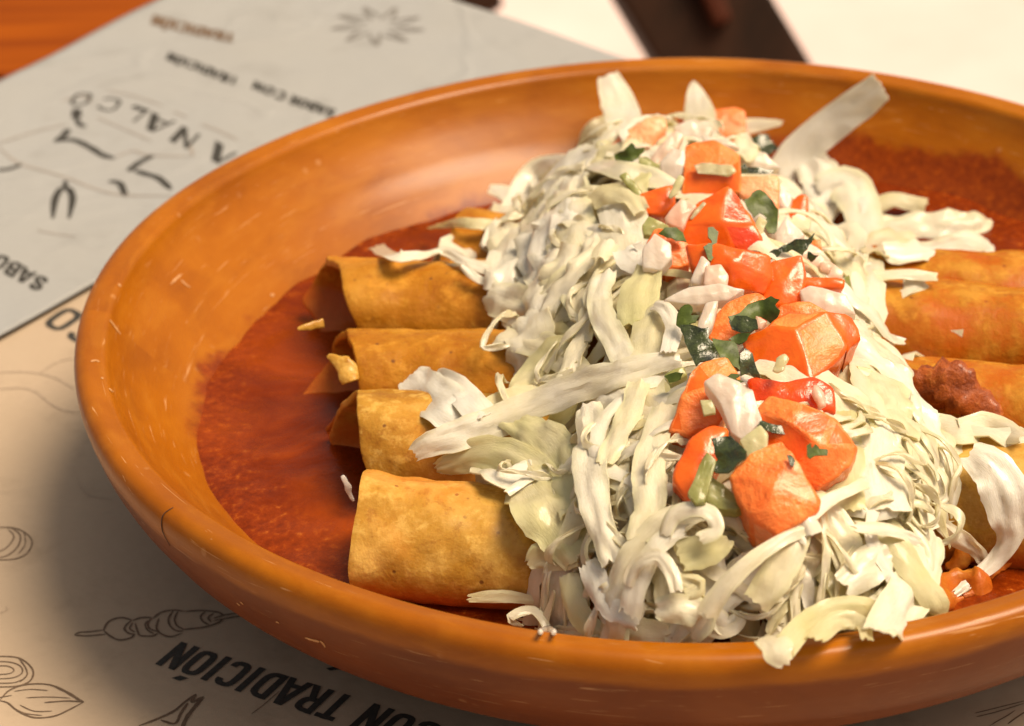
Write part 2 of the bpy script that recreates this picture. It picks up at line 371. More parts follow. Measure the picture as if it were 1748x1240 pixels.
def smooth_line(pts, n=6):
    if len(pts) < 3: 
        return [tuple(a+(b-a)*i/n for a, b in zip(pts[0], pts[1])) for i in range(n+1)]
    out = []
    P_ = [pts[0]]+list(pts)+[pts[-1]]
    for i in range(1, len(P_)-2):
        p0, p1, p2, p3 = [np.array(q, float) for q in P_[i-1:i+3]]
        for k in range(n):
            s = k/n
            out.append(tuple(.5*((2*p1)+(-p0+p2)*s+(2*p0-5*p1+4*p2-p3)*s*s+(-p0+3*p1-3*p2+p3)*s**3)))
    out.append(tuple(pts[-1])); return out
def drawing(bv, lines, mat, parent, name='printed_drawing', tf=lambda x, y: (x, y), n=6, off=.00014):
    vs = []; fs = []
    for wd, pts in lines:
        pp = [tf(x, y) for x, y in pts]; pp = smooth_line(pp, n)
        W = [on_sheet(bv, x, y, off) for x, y in pp]; L = len(W)
        b = len(vs)
        for i, p in enumerate(W):
            tdir = (W[min(i+1, L-1)]-W[max(i-1, 0)]); tdir.z = 0; tdir.normalize()
            nn = Vector((-tdir.y, tdir.x, 0))
            tp = min(1, .35+2.2*min(i, L-1-i)/max(1, L-1)*2)
            h = wd/8300/2*(2.0 if bv is bv_up else 1)*tp*(1+.25*N3((p.x, p.y, 0), 900))
            vs += [p+nn*h, p-nn*h]
        for i in range(L-1): fs.append((b+2*i, b+2*i+1, b+2*i+3, b+2*i+2))
    return mk(name, vs, fs, mat, parent, False)
def polyfill(bv, polys, mat, parent, name, tf=lambda x, y: (x, y), off=.00014):
    vs = []; fs = []
    for p in polys:
        b = len(vs); vs += [on_sheet(bv, *tf(x, y), off) for x, y in p]; fs.append(tuple(range(b, b+len(p))))
    o = mk(name, vs, fs, mat, parent, False); return o
GL = {  # stroke centre lines in a box 1 wide (condensed) and 1 high
 'T': [[(.5, 0), (.5, 1)], [(-.02, .92), (1.02, .92)]], 'I': [[(.5, 0), (.5, 1)]], 'L': [[(.14, 1), (.14, 0)], [(.05, .08), (.95, .08)]],
 'R': [[(.14, 0), (.14, 1)], [(.14, .92), (.62, .92), (.84, .82), (.84, .62), (.62, .50), (.14, .50)], [(.52, .50), (.90, 0)]],
 'A': [[(.04, 0), (.46, 1)], [(.54, 1), (.96, 0)], [(.22, .27), (.78, .27)]], 'N': [[(.14, 0), (.14, 1)], [(.86, 0), (.86, 1)], [(.16, .95), (.84, .05)]],
 'D': [[(.14, 0), (.14, 1)], [(.14, .92), (.58, .92), (.84, .78), (.84, .22), (.58, .08), (.14, .08)]],
 'C': [[(.84, .74), (.84, .82), (.68, .92), (.32, .92), (.14, .80), (.14, .20), (.32, .08), (.68, .08), (.84, .18), (.84, .26)]],
 'O': [[(.5, .92), (.3, .91), (.14, .78), (.14, .22), (.3, .09), (.7, .09), (.86, .22), (.86, .78), (.7, .91), (.49, .92)]],
 'S': [[(.84, .72), (.80, .86), (.62, .92), (.36, .92), (.15, .80), (.18, .64), (.5, .52), (.82, .38), (.85, .20), (.64, .08), (.36, .08), (.17, .16), (.14, .30)]],
 'B': [[(.14, 0), (.14, 1)], [(.14, .92), (.6, .92), (.80, .82), (.80, .64), (.6, .53), (.14, .53)], [(.6, .53), (.86, .40), (.86, .2), (.62, .08), (.14, .08)]]}
GL['\u00d3'] = GL['O']+[[(.45, 1.10), (.70, 1.27)]]
WIDTH = {'I': .42, 'T': .95, 'L': .85}
def lettering(bv, text, A, B, Cap, mat, parent, off=.00016, bold=.004, serif=False, slant=0.):
    """flat printed letters; A, B: pixels of the baseline's start and end, Cap: pixel of the cap height above the start"""
    wa, wb, wc = on_sheet(bv, *A), on_sheet(bv, *B), on_sheet(bv, *Cap)
    tot = sum(WIDTH.get(c_, 1) if c_ != ' ' else .6 for c_ in text)+.22*(len(text)-1); x = 0
    bl = (wb-wa); cp = (wc-wa); cell = bl.length/tot; ht = cp.length
    for c_ in text:
        if c_ == ' ': x += .6+.22; continue
        wd = WIDTH.get(c_, 1); vs = []; fs = []; 
        for si, st_ in enumerate(GL[c_]):
            hw = (.085+bold)*ht if not serif else (.13 if si % 2 else .06)*ht
            pl = []
            for gx, gy in st_:
                if c_ == 'I': gx = .5
                q = wa + bl*((x+gx*wd)/tot) + cp*gy
                pl.append(Vector((q.x, q.y, 0)))
            if len(pl) > 3:                         # round the corners of bowls
                nl = [pl[0]]
                for i in range(1, len(pl)-1):
                    p0, p1, p2 = pl[i-1], pl[i], pl[i+1]
                    nl += [p1+(p0-p1)*.3, p1+(p0-p1)*.08+(p2-p1)*.08, p1+(p2-p1)*.3]
                pl = nl+[pl[-1]]
            n = len(pl); b0 = len(vs)
            for i in range(n):
                d0 = (pl[i]-pl[i-1]).normalized() if i else (pl[1]-pl[0]).normalized()
                d1 = (pl[i+1]-pl[i]).normalized() if i < n-1 else d0
                t_ = (d0+d1).normalized(); nn = Vector((-t_.y, t_.x, 0)); k = hw/max(.5, t_.dot(d0))
                # horizontal strokes thinner than the stems, cut parallel to the letter's own axes
                if i in (0, n-1) and abs(d0.dot(cp.normalized())) > .6 and c_ not in 'CS':
                    e = Vector((bl.x, bl.y, 0)).normalized(); e = e*(1/max(.4, abs(e.dot(nn)))) * (1 if e.dot(nn) > 0 else -1); nn = e
                w2 = k*(1 if abs(d0.dot(cp.normalized())) > .6 else .82)
                vs += [pl[i]+nn*w2, pl[i]-nn*w2]
            fs += [(b0+2*i, b0+2*i+1, b0+2*i+3, b0+2*i+2) for i in range(n-1)]
            for i in range(b0, len(vs)): vs[i] = down_sheet(bv, vs[i], off+.00003*si)
        mk('printed_letter', vs, fs, mat, parent, False)
        x += wd+.22
# lower paper print
lettering(bv_lo, 'TRADICIÓN', (609, 1192), (311, 1097), (566, 1233), M['ink'], lo_p)
lettering(bv_lo, 'CON', (760, 1240), (640, 1202), (716, 1282), M['ink'], lo_p)
lettering(bv_lo, 'CO', (186, 560), (116, 522), (140, 592), M['ink'], lo_p)
c3 = lambda x, y: (x/2.913, 820+y/2.913)
drawing(bv_lo, [(3.4, [(370, 770), (400, 758), (450, 755), (515, 746)]), (3.4, [(370, 772), (430, 776), (525, 768)]),
    (4.2, [(515, 748), (540, 705), (600, 685), (655, 698)]), (4, [(515, 748), (545, 775), (590, 796), (645, 788), (672, 768)]),
    (4, [(655, 698), (625, 725), (620, 745), (645, 765), (672, 768)]), (3.4, [(660, 712), (645, 740), (672, 758)]),
    (4, [(660, 700), (700, 686), (755, 685)]), (4, [(672, 712), (685, 755), (700, 775), (760, 776), (785, 762)]),
    (3.6, [(755, 688), (735, 712), (745, 740), (785, 755)]), (3.4, [(735, 700), (722, 720), (735, 748), (765, 765)]),
    (4, [(760, 690), (800, 660), (860, 648), (920, 655)]), (4, [(790, 690), (778, 735), (800, 765), (850, 780), (905, 762)]),
    (3.6, [(860, 652), (838, 690), (845, 725), (875, 750), (910, 752)]), (3.4, [(885, 655), (868, 690), (880, 725), (910, 742)]),
    (4, [(920, 655), (1000, 650), (1080, 658), (1110, 672)]), (4, [(905, 745), (960, 740), (1030, 730), (1090, 708), (1108, 690)]),
    (3.6, [(1020, 655), (998, 680), (1010, 705), (1040, 722)]), (3.4, [(1060, 665), (1035, 685), (1050, 708)]),
    (3.4, [(1060, 690), (1120, 672), (1210, 660)]), (3.4, [(1060, 702), (1130, 688), (1215, 674)])], M['ink_brown'], lo_p, 'printed_skewer', tf=c3)
drawing(bv_lo, [(3.2, [(0, 1095), (50, 1045), (140, 1017), (250, 1020), (340, 1062), (418, 1104)]), (3.2, [(418, 1104), (350, 1140), (270, 1175), (170, 1182), (90, 1150), (40, 1110), (0, 1098)]),
    (5, [(270, 1025), (340, 1060), (400, 1098)]), (2, [(70, 1052), (150, 1042), (240, 1048)]), (2, [(130, 1084), (240, 1080), (350, 1086)]), (3, [(220, 1108), (330, 1100), (412, 1104)]),
    (2, [(60, 1128), (120, 1160), (210, 1172)]), (2, [(100, 1120), (170, 1150), (260, 1150)]), (2, [(-20, 1085), (60, 1072)])], M['ink_brown'], lo_p, 'printed_almond', tf=c3)
drawing(bv_lo, [
    (3.2, [(-60, 880), (20, 878), (90, 885), (140, 915), (166, 955), (150, 1000), (90, 1025), (0, 1030), (-60, 1030)]),
    (2.6, [(95, 890), (125, 930), (135, 970), (100, 1005)]), (2.4, [(-60, 905), (40, 905), (100, 925), (110, 960), (60, 985), (-40, 990)]),
    (2.2, [(-60, 930), (30, 925), (70, 945), (40, 965), (-60, 968)]), (2.2, [(-60, 1010), (60, 1010), (120, 990)])], M['ink_brown'], lo_p, 'printed_onion', tf=c3)
drawing(bv_lo, [
    (3, [(-60, 240), (30, 236), (90, 245), (140, 275), (160, 315), (135, 365), (80, 392), (0, 398), (-50, 390)]), (3, [(55, 238), (100, 275), (90, 330), (40, 375), (-10, 388)]), (2.6, [(40, 245), (70, 285), (30, 340), (-20, 360)]), (2.2, [(120, 262), (125, 320), (90, 370)])], M['ink_brown'], lo_p, 'printed_garlic', tf=c3)
drawing(bv_lo, [(5, [(690, 1224), (780, 1190), (865, 1150), (920, 1105), (975, 1065)]), (6, [(975, 1065), (955, 1105), (1012, 1078)]), (7, [(1012, 1078), (960, 1140), (925, 1190), (900, 1250)]), (5, [(800, 1195), (870, 1212), (900, 1160), (935, 1110)]),
    (1.6, [(1250, 1165), (1310, 1120), (1390, 1050)])], M['ink_brown'], lo_p, tf=c3)
polyfill(bv_lo, [[(1622, 938), (1660, 930), (1715, 946), (1680, 944), (1640, 950)]], M['ink'], lo_p, 'printed_mark', c3)
drawing(bv_lo, [(1.6, [(385, -10), (400, 35), (450, 80), (560, 95)]), ], M['ink_faint'], lo_p, 'printed_hairline', tf=c3)
drawing(bv_lo, [(1.6, [(25, 630), (40, 642), (0, 665)])], M['ink_faint'], lo_p, 'printed_hairline', tf=c3)
c2 = lambda x, y: (x/2.913, 420+y/2.913)
drawing(bv_lo, [(5, [(-40, 632), (100, 628), (200, 636), (290, 665), (365, 712)]), (4, [(200, 634), (250, 600), (300, 575), (370, 560)]), (5, [(-40, 718), (100, 708), (180, 728), (250, 785), (320, 820), (395, 832)])], M['ink_faint'], lo_p, tf=c2)
c5 = lambda x, y: (1500+x/6.53, 1050+y/6.53)
drawing(bv_lo, [(2, [(1070, 1102), (1300, 1045), (1640, 960)]), (2, [(1090, 1140), (1300, 1090), (1640, 985)]), (2, [(1240, 1240), (1340, 1180), (1430, 1130), (1520, 1070)])], M['ink_brown'], lo_p, 'printed_hatching', tf=c5)
drawing(bv_lo, [(2.6, [(1440, 1220), (1520, 1160), (1640, 1080)])], M['ink_brown'], lo_p, tf=c5)
# upper paper print
lettering(bv_up, 'TRADICIÓN', (408, 134), (290, 90), (402, 147), M['ink'], up_p, bold=.01)
lettering(bv_up, 'CON', (490, 160), (436, 139), (484, 174), M['ink'], up_p, bold=.01)
lettering(bv_up, 'SABOR', (574, 188), (500, 163), (567, 202), M['ink'], up_p, bold=.01)
lettering(bv_up, 'TRADICIÓN', (402, 58), (264, 26), (397, 73), M['ink_brown'], up_p, bold=.01)
lettering(bv_up, 'SABOR', (84, 478), (-20, 422), (66, 500), M['ink'], up_p, bold=.01)
for ch, a, b, cp in (('A', (404, 262), (374, 244), (384, 288)), ('N', (345, 232), (312, 216), (322, 256)), ('A', (300, 208), (264, 194), (276, 232)),
                     ('L', (256, 190), (228, 180), (232, 210)), ('C', (214, 172), (178, 164), (196, 194)), ('O', (164, 160), (128, 158), (150, 182))):
    lettering(bv_up, ch, a, b, cp, M['ink'], up_p, serif=True)
c1_ = lambda x, y: (x/4.16, 150+y/4.16)
drawing(bv_up, [(4, [(-20, 400), (120, 355), (300, 300), (480, 262)]), (4, [(-10, 425), (120, 530), (300, 590), (470, 640), (800, 755), (1220, 770)]),
    (4, [(820, 495), (950, 450), (1050, 480), (1350, 490)]), (5, [(1350, 400), (1370, 490)])], M['ink_grey'], up_p, tf=c1_)
drawing(bv_up, [(12, [(540, 150), (545, 190), (540, 220)]), (7, [(540, 220), (570, 265), (610, 280)]), (10, [(390, 385), (450, 345), (485, 295)]), (9, [(400, 382), (520, 372), (640, 425), (730, 480), (815, 505)]),
    (10, [(915, 595), (980, 540), (1090, 482)]), (9, [(960, 590), (1040, 615), (1130, 645), (1215, 725)]), (6, [(465, 660), (463, 720)]),
    (9, [(375, 930), (390, 800), (425, 730), (463, 715), (500, 735), (515, 800), (490, 930)]), (8, [(770, 665), (850, 680), (880, 740), (900, 775)]), (8, [(-20, 585), (60, 580), (150, 548)])], M['ink'], up_p, tf=c1_)
drawing(bv_up, [(3, [(690, 215), (820, 270), (960, 330), (1080, 385)]), (3, [(760, 20), (950, 60), (1160, 130)]), (3, [(1230, 170), (1330, 210)]), (3.5, [(1430, 260), (1560, 310), (1690, 375)]), (4, [(440, 95), (480, 85), (600, 60), (650, 110)]), (2.5, [(270, 1010), (330, 1030), (540, 1060)])], M['ink_grey'], up_p, tf=c1_)
# faint printed flower at the top
c6 = lambda x, y: (180+x/2.428, y/2.428)
fl = []
for k in range(9):
    a = k*.7; fl.append((6, [(1130+170*math.cos(a)*.3, 110+90*math.sin(a)*.3), (1130+190*math.cos(a+.2), 110+80*math.sin(a+.2)), (1130+170*math.cos(a+.6)*.5, 110+80*math.sin(a+.6)*.5)]))
fl.append((4, [(990, 280), (1020, 300)]))
drawing(bv_up, fl[:-1], flat('pale_print', (.135, .13, .125)), up_p, tf=c6)

# chair beyond the table: folding chair with crossing legs
def beam(px0, py0, px1, py1, dist, wpx, thick, mat, parent, name):
    v0, v1 = ray(px0, py0), ray(px1, py1)
    p0 = CAM+v0*dist; p1 = CAM+v1*dist
    d = (p1-p0).normalized(); side = d.cross(Vector((0, -.8, .6)).normalized()).normalized(); nn = side.cross(d).normalized()
    L = (p1-p0).length; wd = wpx/FPX*dist
    Mx = Matrix((d, side, nn)).transposed().to_4x4()
    return box(name, (0, -wd/2, -thick/2), (L, wd/2, thick/2), mat, parent, .003, Mx, p0)
ch = empty('wooden_chair', (at(1250, 50, -.75)))
tag(ch, 'dark wooden chair standing on the sunlit floor beyond the table', 'chair')
beam(1085, -160, 1330, 250, 1.30, 225, .03, M['dark_wood'], ch, 'leg')
beam(1150, -160, 1235, 40, 1.28, 34, .012, M['dark_wood2'], ch, 'leg_trim')
beam(800, -300, 804, 120, 1.42, 45, .03, M['dark_wood2'], ch, 'leg')
beam(660, -260, 830, 26, 1.40, 70, .02, M['dark_wood'], ch, 'rail')

# ================================================================== DISH
ZS = .0300                                   # sauce level
prof_in = [(.0, .0140), (.05, .0142), (.075, .0165), (.092, .0205), (.1085, .0300), (.1165, .0378), (.1205, .0425), (.1226, .0460), (.1233, .0476)]
prof_lip = [(.1242, .0485), (.1252, .0487), (.1275, .0492), (.1290, .0488), (.1299, .0478), (.1303, .0463), (.1301, .0443)]
prof_out = [(.1294, .0415), (.1280, .037), (.1250, .031), (.1190, .0235), (.1100, .0155), (.0990, .0085), (.0880, .0035), (.0760, .0008), (.0660, .0006), (.0, .0008)]
prof = prof_in+prof_lip+prof_out
def refine(pr, n=3):
    o = smooth_line(pr, n); return [(max(0., a), b) for a, b in o]
pf = refine(prof, 3); NP = len(pf); NA = 256
iou = (len(prof_in)+3)*3
vs = []; fs = []
for i, (r, z) in enumerate(pf):
    for k in range(NA):
        a = 2*math.pi*k/NA
        wob = 1+.007*max(0, math.sin(a))**2+.004*math.sin(2*a+.7)+.002*math.sin(3*a+2)+.0012*math.sin(7*a)
        zz = z + (.0006*math.sin(2*a+1)+.0004*math.sin(5*a) if z > .03 else 0)
        vs.append((r*wob*math.cos(a), r*wob*math.sin(a), zz))
for i in range(NP-1):
    for k in range(NA):
        k2 = (k+1) % NA; fs.append((i*NA+k, i*NA+k2, (i+1)*NA+k2, (i+1)*NA+k))
dish = mk('clay_dish', vs, fs, M['clay'])
dish.data.flip_normals()
at_ = dish.data.attributes.new('outer', 'FLOAT', 'POINT')
at_.data.foreach_set('value', [1. if (i//NA) >= iou else 0. for i in range(len(vs))])
tag(dish, 'wide shallow orange clay dish with rounded rim holding the rolled tacos', 'dish')
bv_dish = BVHTree.FromPolygons([Vector(v) for v in vs], fs)
def on_dish(px, py, off=.0002):
    v = ray(px, py).normalized(); h = bv_dish.ray_cast(CAM, v)
    if h[0] is None: return None
    n = h[1]; 
    if n.dot(v) > 0: n = -n
    return h[0]+n*off, n
def dish_lines(name, lines, mat, tf=lambda x, y: (x, y)):
    vs = []; fs = []
    for wd, pts in lines:
        pp = smooth_line([tf(x, y) for x, y in pts], 5); b = len(vs); W = [on_dish(x, y, .0001) for x, y in pp]; W = [q for q in W if q]
        L = len(W)
        for i, (p, n) in enumerate(W):
            td = (W[min(i+1, L-1)][0]-W[max(i-1, 0)][0]).normalized(); s = td.cross(n).normalized()
            h = wd/8300/2*(.3+min(1, 4*min(i, L-1-i)/L))*(1+.5*N3(p, 1500))
            vs += [p+s*h, p+n*.00012, p-s*h]
        for i in range(L-1):
            q = b+3*i; fs += [(q, q+1, q+4, q+3), (q+1, q+2, q+5, q+4)]
    return mk(name, vs, fs, mat, dish)
dish_lines('crack', [(2.2, [(862, 138), (820, 165), (806, 200), (810, 250), (835, 300)]), (1.3, [(835, 300), (848, 325)])], M['crack'], c3)
dish_lines('chip', [(3, [(1180, 608), (1195, 622)]), (3, [(1196, 602), (1212, 616)]), (5, [(1520, 782), (1560, 795), (1590, 800)]), (4, [(1592, 795), (1608, 812), (1618, 828)]), (4, [(1375, 703), (1390, 708)]),
    (5, [(540, -455), (560, -440)])], M['chip'], c3)
dish_lines('chip', [(5, [(545, 370), (565, 395), (598, 440)]), (3, [(845, 195), (880, 160), (905, 140)]), (3.5, [(900, 170), (920, 190), (945, 208)]), (4, [(450, 578), (475, 570), (495, 580)]), (5, [(590, 190), (600, 205)]), (4, [(1345, 250), (1362, 240)]), (4, [(505, 655), (512, 664)])], M['chip'], c2)

# sauce: one wavy surface reaching into the wall
def sauce_z(x, y):
    q_ = min(1., max(0., math.cos(math.atan2(y, x)-R_(125))-.10)/.85); q_ = q_*q_*(3-2*q_)
    return ZS - .0040*q_*min(1, math.hypot(x, y)/.08)**2 + .0006*N3((x, y, 0), 60) + .0004*N3((x, y, 2), 160)
NR, NAs = 150, 300; vs = [(0, 0, ZS)]; fs = []
for i in range(1, NR+1):
    for k in range(NAs):
        a = 2*math.pi*k/NAs; r = .1100*i/NR; x, y = r*math.cos(a), r*math.sin(a)
        z = sauce_z(x, y) - (0 if r < .1065 else (r-.1065)*.12)
        vs.append((x, y, z))
for k in range(NAs): fs.append((0, 1+k, 1+(k+1) % NAs))
for i in range(NR-1):
    for k in range(NAs):
        k2 = (k+1) % NAs; fs.append((1+i*NAs+k, 1+(i+1)*NAs+k, 1+(i+1)*NAs+k2, 1+i*NAs+k2))
sauce = mk('red_sauce', vs, fs, M['sauce'])
tag(sauce, 'dark red chile sauce pooled in the dish around the rolled tacos', 'sauce')

# ================================================================== ROLLED TACOS
ROLLS = []
def roll(L, Rr, radius, S, phase, label, mat, seed, p=3.0, hand=1, zscale=.97, lw=1.0, fill=True):
    """L,Rr: crest points of the left and right ends. The tortilla is a disc rolled into a spiral; phase: angle of the outer tail."""
    L, Rr = Vector(L), Vector(Rr)
    A = L - Vector((0, 0, radius)); B = Rr - Vector((0, 0, radius))
    ax = (B-A); half = ax.length/2; ax.normalize(); mid = (A+B)/2
    side = Vector((0, 0, 1)).cross(ax).normalized(); upv = ax.cross(side).normalized()      # side points away from the camera
    ROLLS.append((A, B, radius))
    th = .0017; gap = .0027
    # spiral from outside in
    pts = []; ang = 0; s = 0; r = radius
    while s < 2*S:
        pts.append((ang, r, s)); dA = .12; s += r*dA; ang += dA; r = radius - gap*ang/(2*math.pi)
        if r < .003: r = .003
    nS = len(pts); NV = 70; vs = []; uv = []
    for i, (a, r, s) in enumerate(pts):
        q = 1-s/S                          # +1 at the outer tail, -1 inside
        if hand > 0: hl = max(half*(max(0, 1-abs(q)**p))**(1/p), half*.12)
        else: hl = half*(1-.28*q**.85) if q > 0 else half*(1-.5*(-q)**1.1)
        th_ = phase + hand*a
        for j in range(NV+1):
            v = -1+2*j/NV
            edge = 1+.018*N3((a*1.3, v*0+(1 if v > 0 else 5), seed), 1.5)+.006*N3((a*6, 0, seed), 2)
            x = v*(hl if (v < 0 or hand > 0) else half)*edge
            bend = .0012*math.sin(x*45+seed)
            rr = r + .0006*N3((x*60, math.cos(th_)*1.2, math.sin(th_)*1.2+seed), 1.4) + .0004*N3((x*200, math.cos(th_)*3, math.sin(th_)*3+seed), 1.3)
            flare = .0010*max(0, abs(v)-.8)/.2*math.sin(3*th_+seed)
            rr += flare
            pnt = mid + ax*x + side*(rr*math.cos(th_)*1.06) + upv*(rr*math.sin(th_)*zscale+bend)
            vs.append(pnt); uv.append((a, v))
    fs = [(i*(NV+1)+j, i*(NV+1)+j+1, (i+1)*(NV+1)+j+1, (i+1)*(NV+1)+j) for i in range(nS-1) for j in range(NV)]
    root = empty('rolled_taco', mid); tag(root, label, 'rolled taco', 'rolled tacos lying side by side in the sauce')
    o = mk('tortilla', vs, fs, mat, root, True, uv)
    sm = o.modifiers.new('thickness', 'SOLIDIFY'); sm.thickness = th; sm.offset = 0
    bv = o.modifiers.new('edge', 'BEVEL'); bv.width = .0004; bv.segments = 2; bv.limit_method = 'ANGLE'
    if fill:
        vs = []; fs = []; n1, n2 = 60, 14
        for i in range(n1+1):
            x = -half*.72+1.44*half*i/n1
            er = 1 if 0 < i < n1 else .1
            if i in (1, n1-1): er = .7
            for k in range(n2):
                a = 2*math.pi*k/n2
                rr = radius*.52*er*(1+.35*N3((x*120, math.cos(a)*1.5, math.sin(a)*1.5+seed), 1.6))
                vs.append(mid+ax*x+side*rr*math.cos(a)+upv*(rr*math.sin(a)-.002))
        for i in range(n1):
            for k in range(n2): fs.append((i*n2+k, i*n2+(k+1) % n2, (i+1)*n2+(k+1) % n2, (i+1)*n2+k))
        mk('filling', vs, fs, M['meat'], root)
    return root
RAD = .0138
def crest(px, py, z): p = at(px, py, z); return p
roll(crest(770, 372, .045), crest(1800, 452, .045), .0135, .070, R_(250), 'rolled taco farthest from the rim nearest you, mostly hidden behind the lettuce', M['tortilla_red'], 5, 3)
roll(crest(486, 433, .0490), crest(1775, 486, .0485), .0134, .053, R_(222), 'second rolled taco from the back, open left end with a pale slanting edge', M['tortilla_red'], 1, 5, -1)
roll(crest(484, 556, .0485), crest(1830, 628, .0470), .0128, .055, R_(205), 'middle rolled taco under the lettuce with a torn tip at its left end', M['tortilla_red'], 2, 4, -1)
roll(crest(520, 672, .0490), crest(1810, 762, .0490), .0138, .055, R_(225), 'second rolled taco from the front, white lettuce strips lying across its left end', M['tortilla'], 3, 5, -1)
roll(crest(612, 826, .0500), crest(1300, 878, .0480), .0130, .078, R_(-130), 'front rolled taco with a glossy speckled tortilla, closest to the near rim', M['tortilla'], 4, 8, lw=1)

# heap of lettuce (height function only; everything on it is placed against it)
XR, YC, LY, ZB, ZR = .0035, -.016, .103, .034, .0650
def heap(x, y):
    yy = (y-YC)/LY
    if abs(yy) >= 1: return -1
    w = .0385 - .010*max(0, yy) + .004*max(0, -yy)
    xr = XR + .003*(-yy)
    if x < xr and yy > -.1: w += .006*min(1, (yy+.1)/.3)*(1 if yy < .62 else max(0, (1-yy)/.38))
    q = (abs(x-xr)/w)**2.3 + abs(yy)**4
    if q >= 1: return -1
    return ZB + (ZR-ZB)*(1-q)**.55
def seg_roll(x, y):
    z = -1
    for A, B, r in ROLLS:
        d = B-A; t_ = ((x-A.x)*d.x+(y-A.y)*d.y)/(d.x*d.x+d.y*d.y)
        if t_ < .0 or t_ > 1: continue
        c_ = A+d*t_; dd = math.hypot(x-c_.x, y-c_.y)
        if dd < r: z = max(z, c_.z+math.sqrt(r*r-dd*dd))
    return z
def wall_z(r):
    if r < .1085: return ZS
    for (a, b), (c_, d) in zip(prof_in[4:]+prof_lip, (prof_in[4:]+prof_lip)[1:]):
        if a <= r <= c_: return b+(d-b)*(r-a)/(c_-a+1e-9)
    return 0
def surf_z(x, y): return max(heap(x, y), seg_roll(x, y), wall_z(math.hypot(x, y)))
def hit(px, py):
    v = ray(px, py); v = v/-v.z
    p = CAM + v*(CAM.z-.085)
    for i in range(400):
        if p.z <= surf_z(p.x, p.y): return p
        p = p+v*.0003
    return p
def nrm(x, y, e=.0035):
    dx = (surf_z(x+e, y)-surf_z(x-e, y))/(2*e); dy = (surf_z(x, y+e)-surf_z(x, y-e))/(2*e)
    dx = max(-1.5, min(1.5, dx)); dy = max(-1.5, min(1.5, dy))
    return Vector((-dx, -dy, 1)).normalized()

# ================================================================== LETTUCE
def ribbon(name, C, Wd, Nn, mat, seed, thick=.0006, ruffle=.0008, cup=.15, jag=.10, sub=5, nw=9, fold=0., cutend=True, parent=None, raw=None):
    """C: centre points, Wd: full widths (m), Nn: facing normals"""
    ctl = [(*c_, w_, *n_) for c_, w_, n_ in zip(C, Wd, Nn)]
    sm = smooth_line(ctl, max(2, int(sub)))
    P_ = [Vector(s[:3]) for s in sm]; Wq = [max(.0004, s[3]) for s in sm]; Nq = [Vector(s[4:7]).normalized() for s in sm]
    ruffle *= .55; cup *= .28; thick *= .4
    L = len(P_); vs = []; uv = []; acc = 0
    rnd = random.Random(seed); ph = rnd.random()*10; fr = rnd.uniform(.8, 1.3)
    for i in range(L):
        tdir = (P_[min(i+1, L-1)]-P_[max(i-1, 0)])
        if tdir.length < 1e-9: tdir = Vector((1, 0, 0))
        tdir.normalize(); sdir = tdir.cross(Nq[i])
        if sdir.length < .05: sdir = tdir.cross(Vector((.3, -.7, .6)))
        sdir.normalize(); nn = sdir.cross(tdir).normalized()
        if nn.dot(Nq[i]) < 0: nn = -nn
        if i: acc += (P_[i]-P_[i-1]).length
        wl = Wq[i]*(1+jag*N3((acc*260*fr, seed*.37, 1), 1)); wr = Wq[i]*(1+jag*N3((acc*260*fr, seed*.37, 9), 1))
        sr = jag*.9*(abs(((acc*240*fr+ph) % 1)-.5)*2-.5); wl *= 1+sr*(.5+.5*N3((acc*90, seed, 0), 1)); wr *= 1-sr*(.5+.5*N3((acc*90, seed, 6), 1))
        wl *= 1+.7*jag*N3((acc*900, seed*.7, 2), 1); wr *= 1+.7*jag*N3((acc*900, seed*.7, 4), 1); wl *= 1.1; wr *= 1.1
        for k in range(nw):
            u = -1+2*k/(nw-1); ww = (wl if u < 0 else wr)/2
            h = cup*Wq[i]*(u*u-.35)*(-1)
            h += ruffle*(abs(u)**1.5)*math.sin(acc*(620*fr)+ph+u*1.3)*(1+N3((acc*150, u, seed), 1))
            h += ruffle*1.2*N3((acc*220, u*1.6, seed*.9), 1) + ruffle*.45*N3((acc*700, u*3.5, seed*.3), 1)
            h += -.07*Wq[i]*abs(N3((acc*330, u*2.2, seed*1.3), 1))
            h += -.13*Wq[i]*abs(N3((acc*130, u*1.1, seed*.5), 1)) - .08*Wq[i]*abs(N3((acc*60, u*2.6+3, seed*.8), 1))
            if fold: h += fold*Wq[i]*math.sin(u*math.pi*1.2+acc*60+ph)
            off = .0
            if i in (0, L-1) and cutend: off = .0012*N3((u*2.2, seed, 3), 1)+.0006*N3((u*6, seed, 5), 1)
            vs.append(P_[i]+sdir*(u*ww)+nn*h+tdir*off); uv.append((acc*60, u*.5+.5))
    fs = [(i*nw+k, i*nw+k+1, (i+1)*nw+k+1, (i+1)*nw+k) for i in range(L-1) for k in range(nw-1)]
    if raw is not None:
        b = len(raw[0]); raw[0].extend(vs); raw[1].extend(tuple(q+b for q in f) for f in fs); raw[2].extend(uv); return None
    o = mk(name, vs, fs, mat, parent, True, uv)
    s = o.modifiers.new('thickness', 'SOLIDIFY'); s.thickness = thick; s.offset = 0
    crisp(o)
    return o
def place(px, py, lift):
    p = hit(px, py); n = nrm(p.x, p.y)
    v = (CAM-p).normalized()
    return p+v*(lift*.001), n
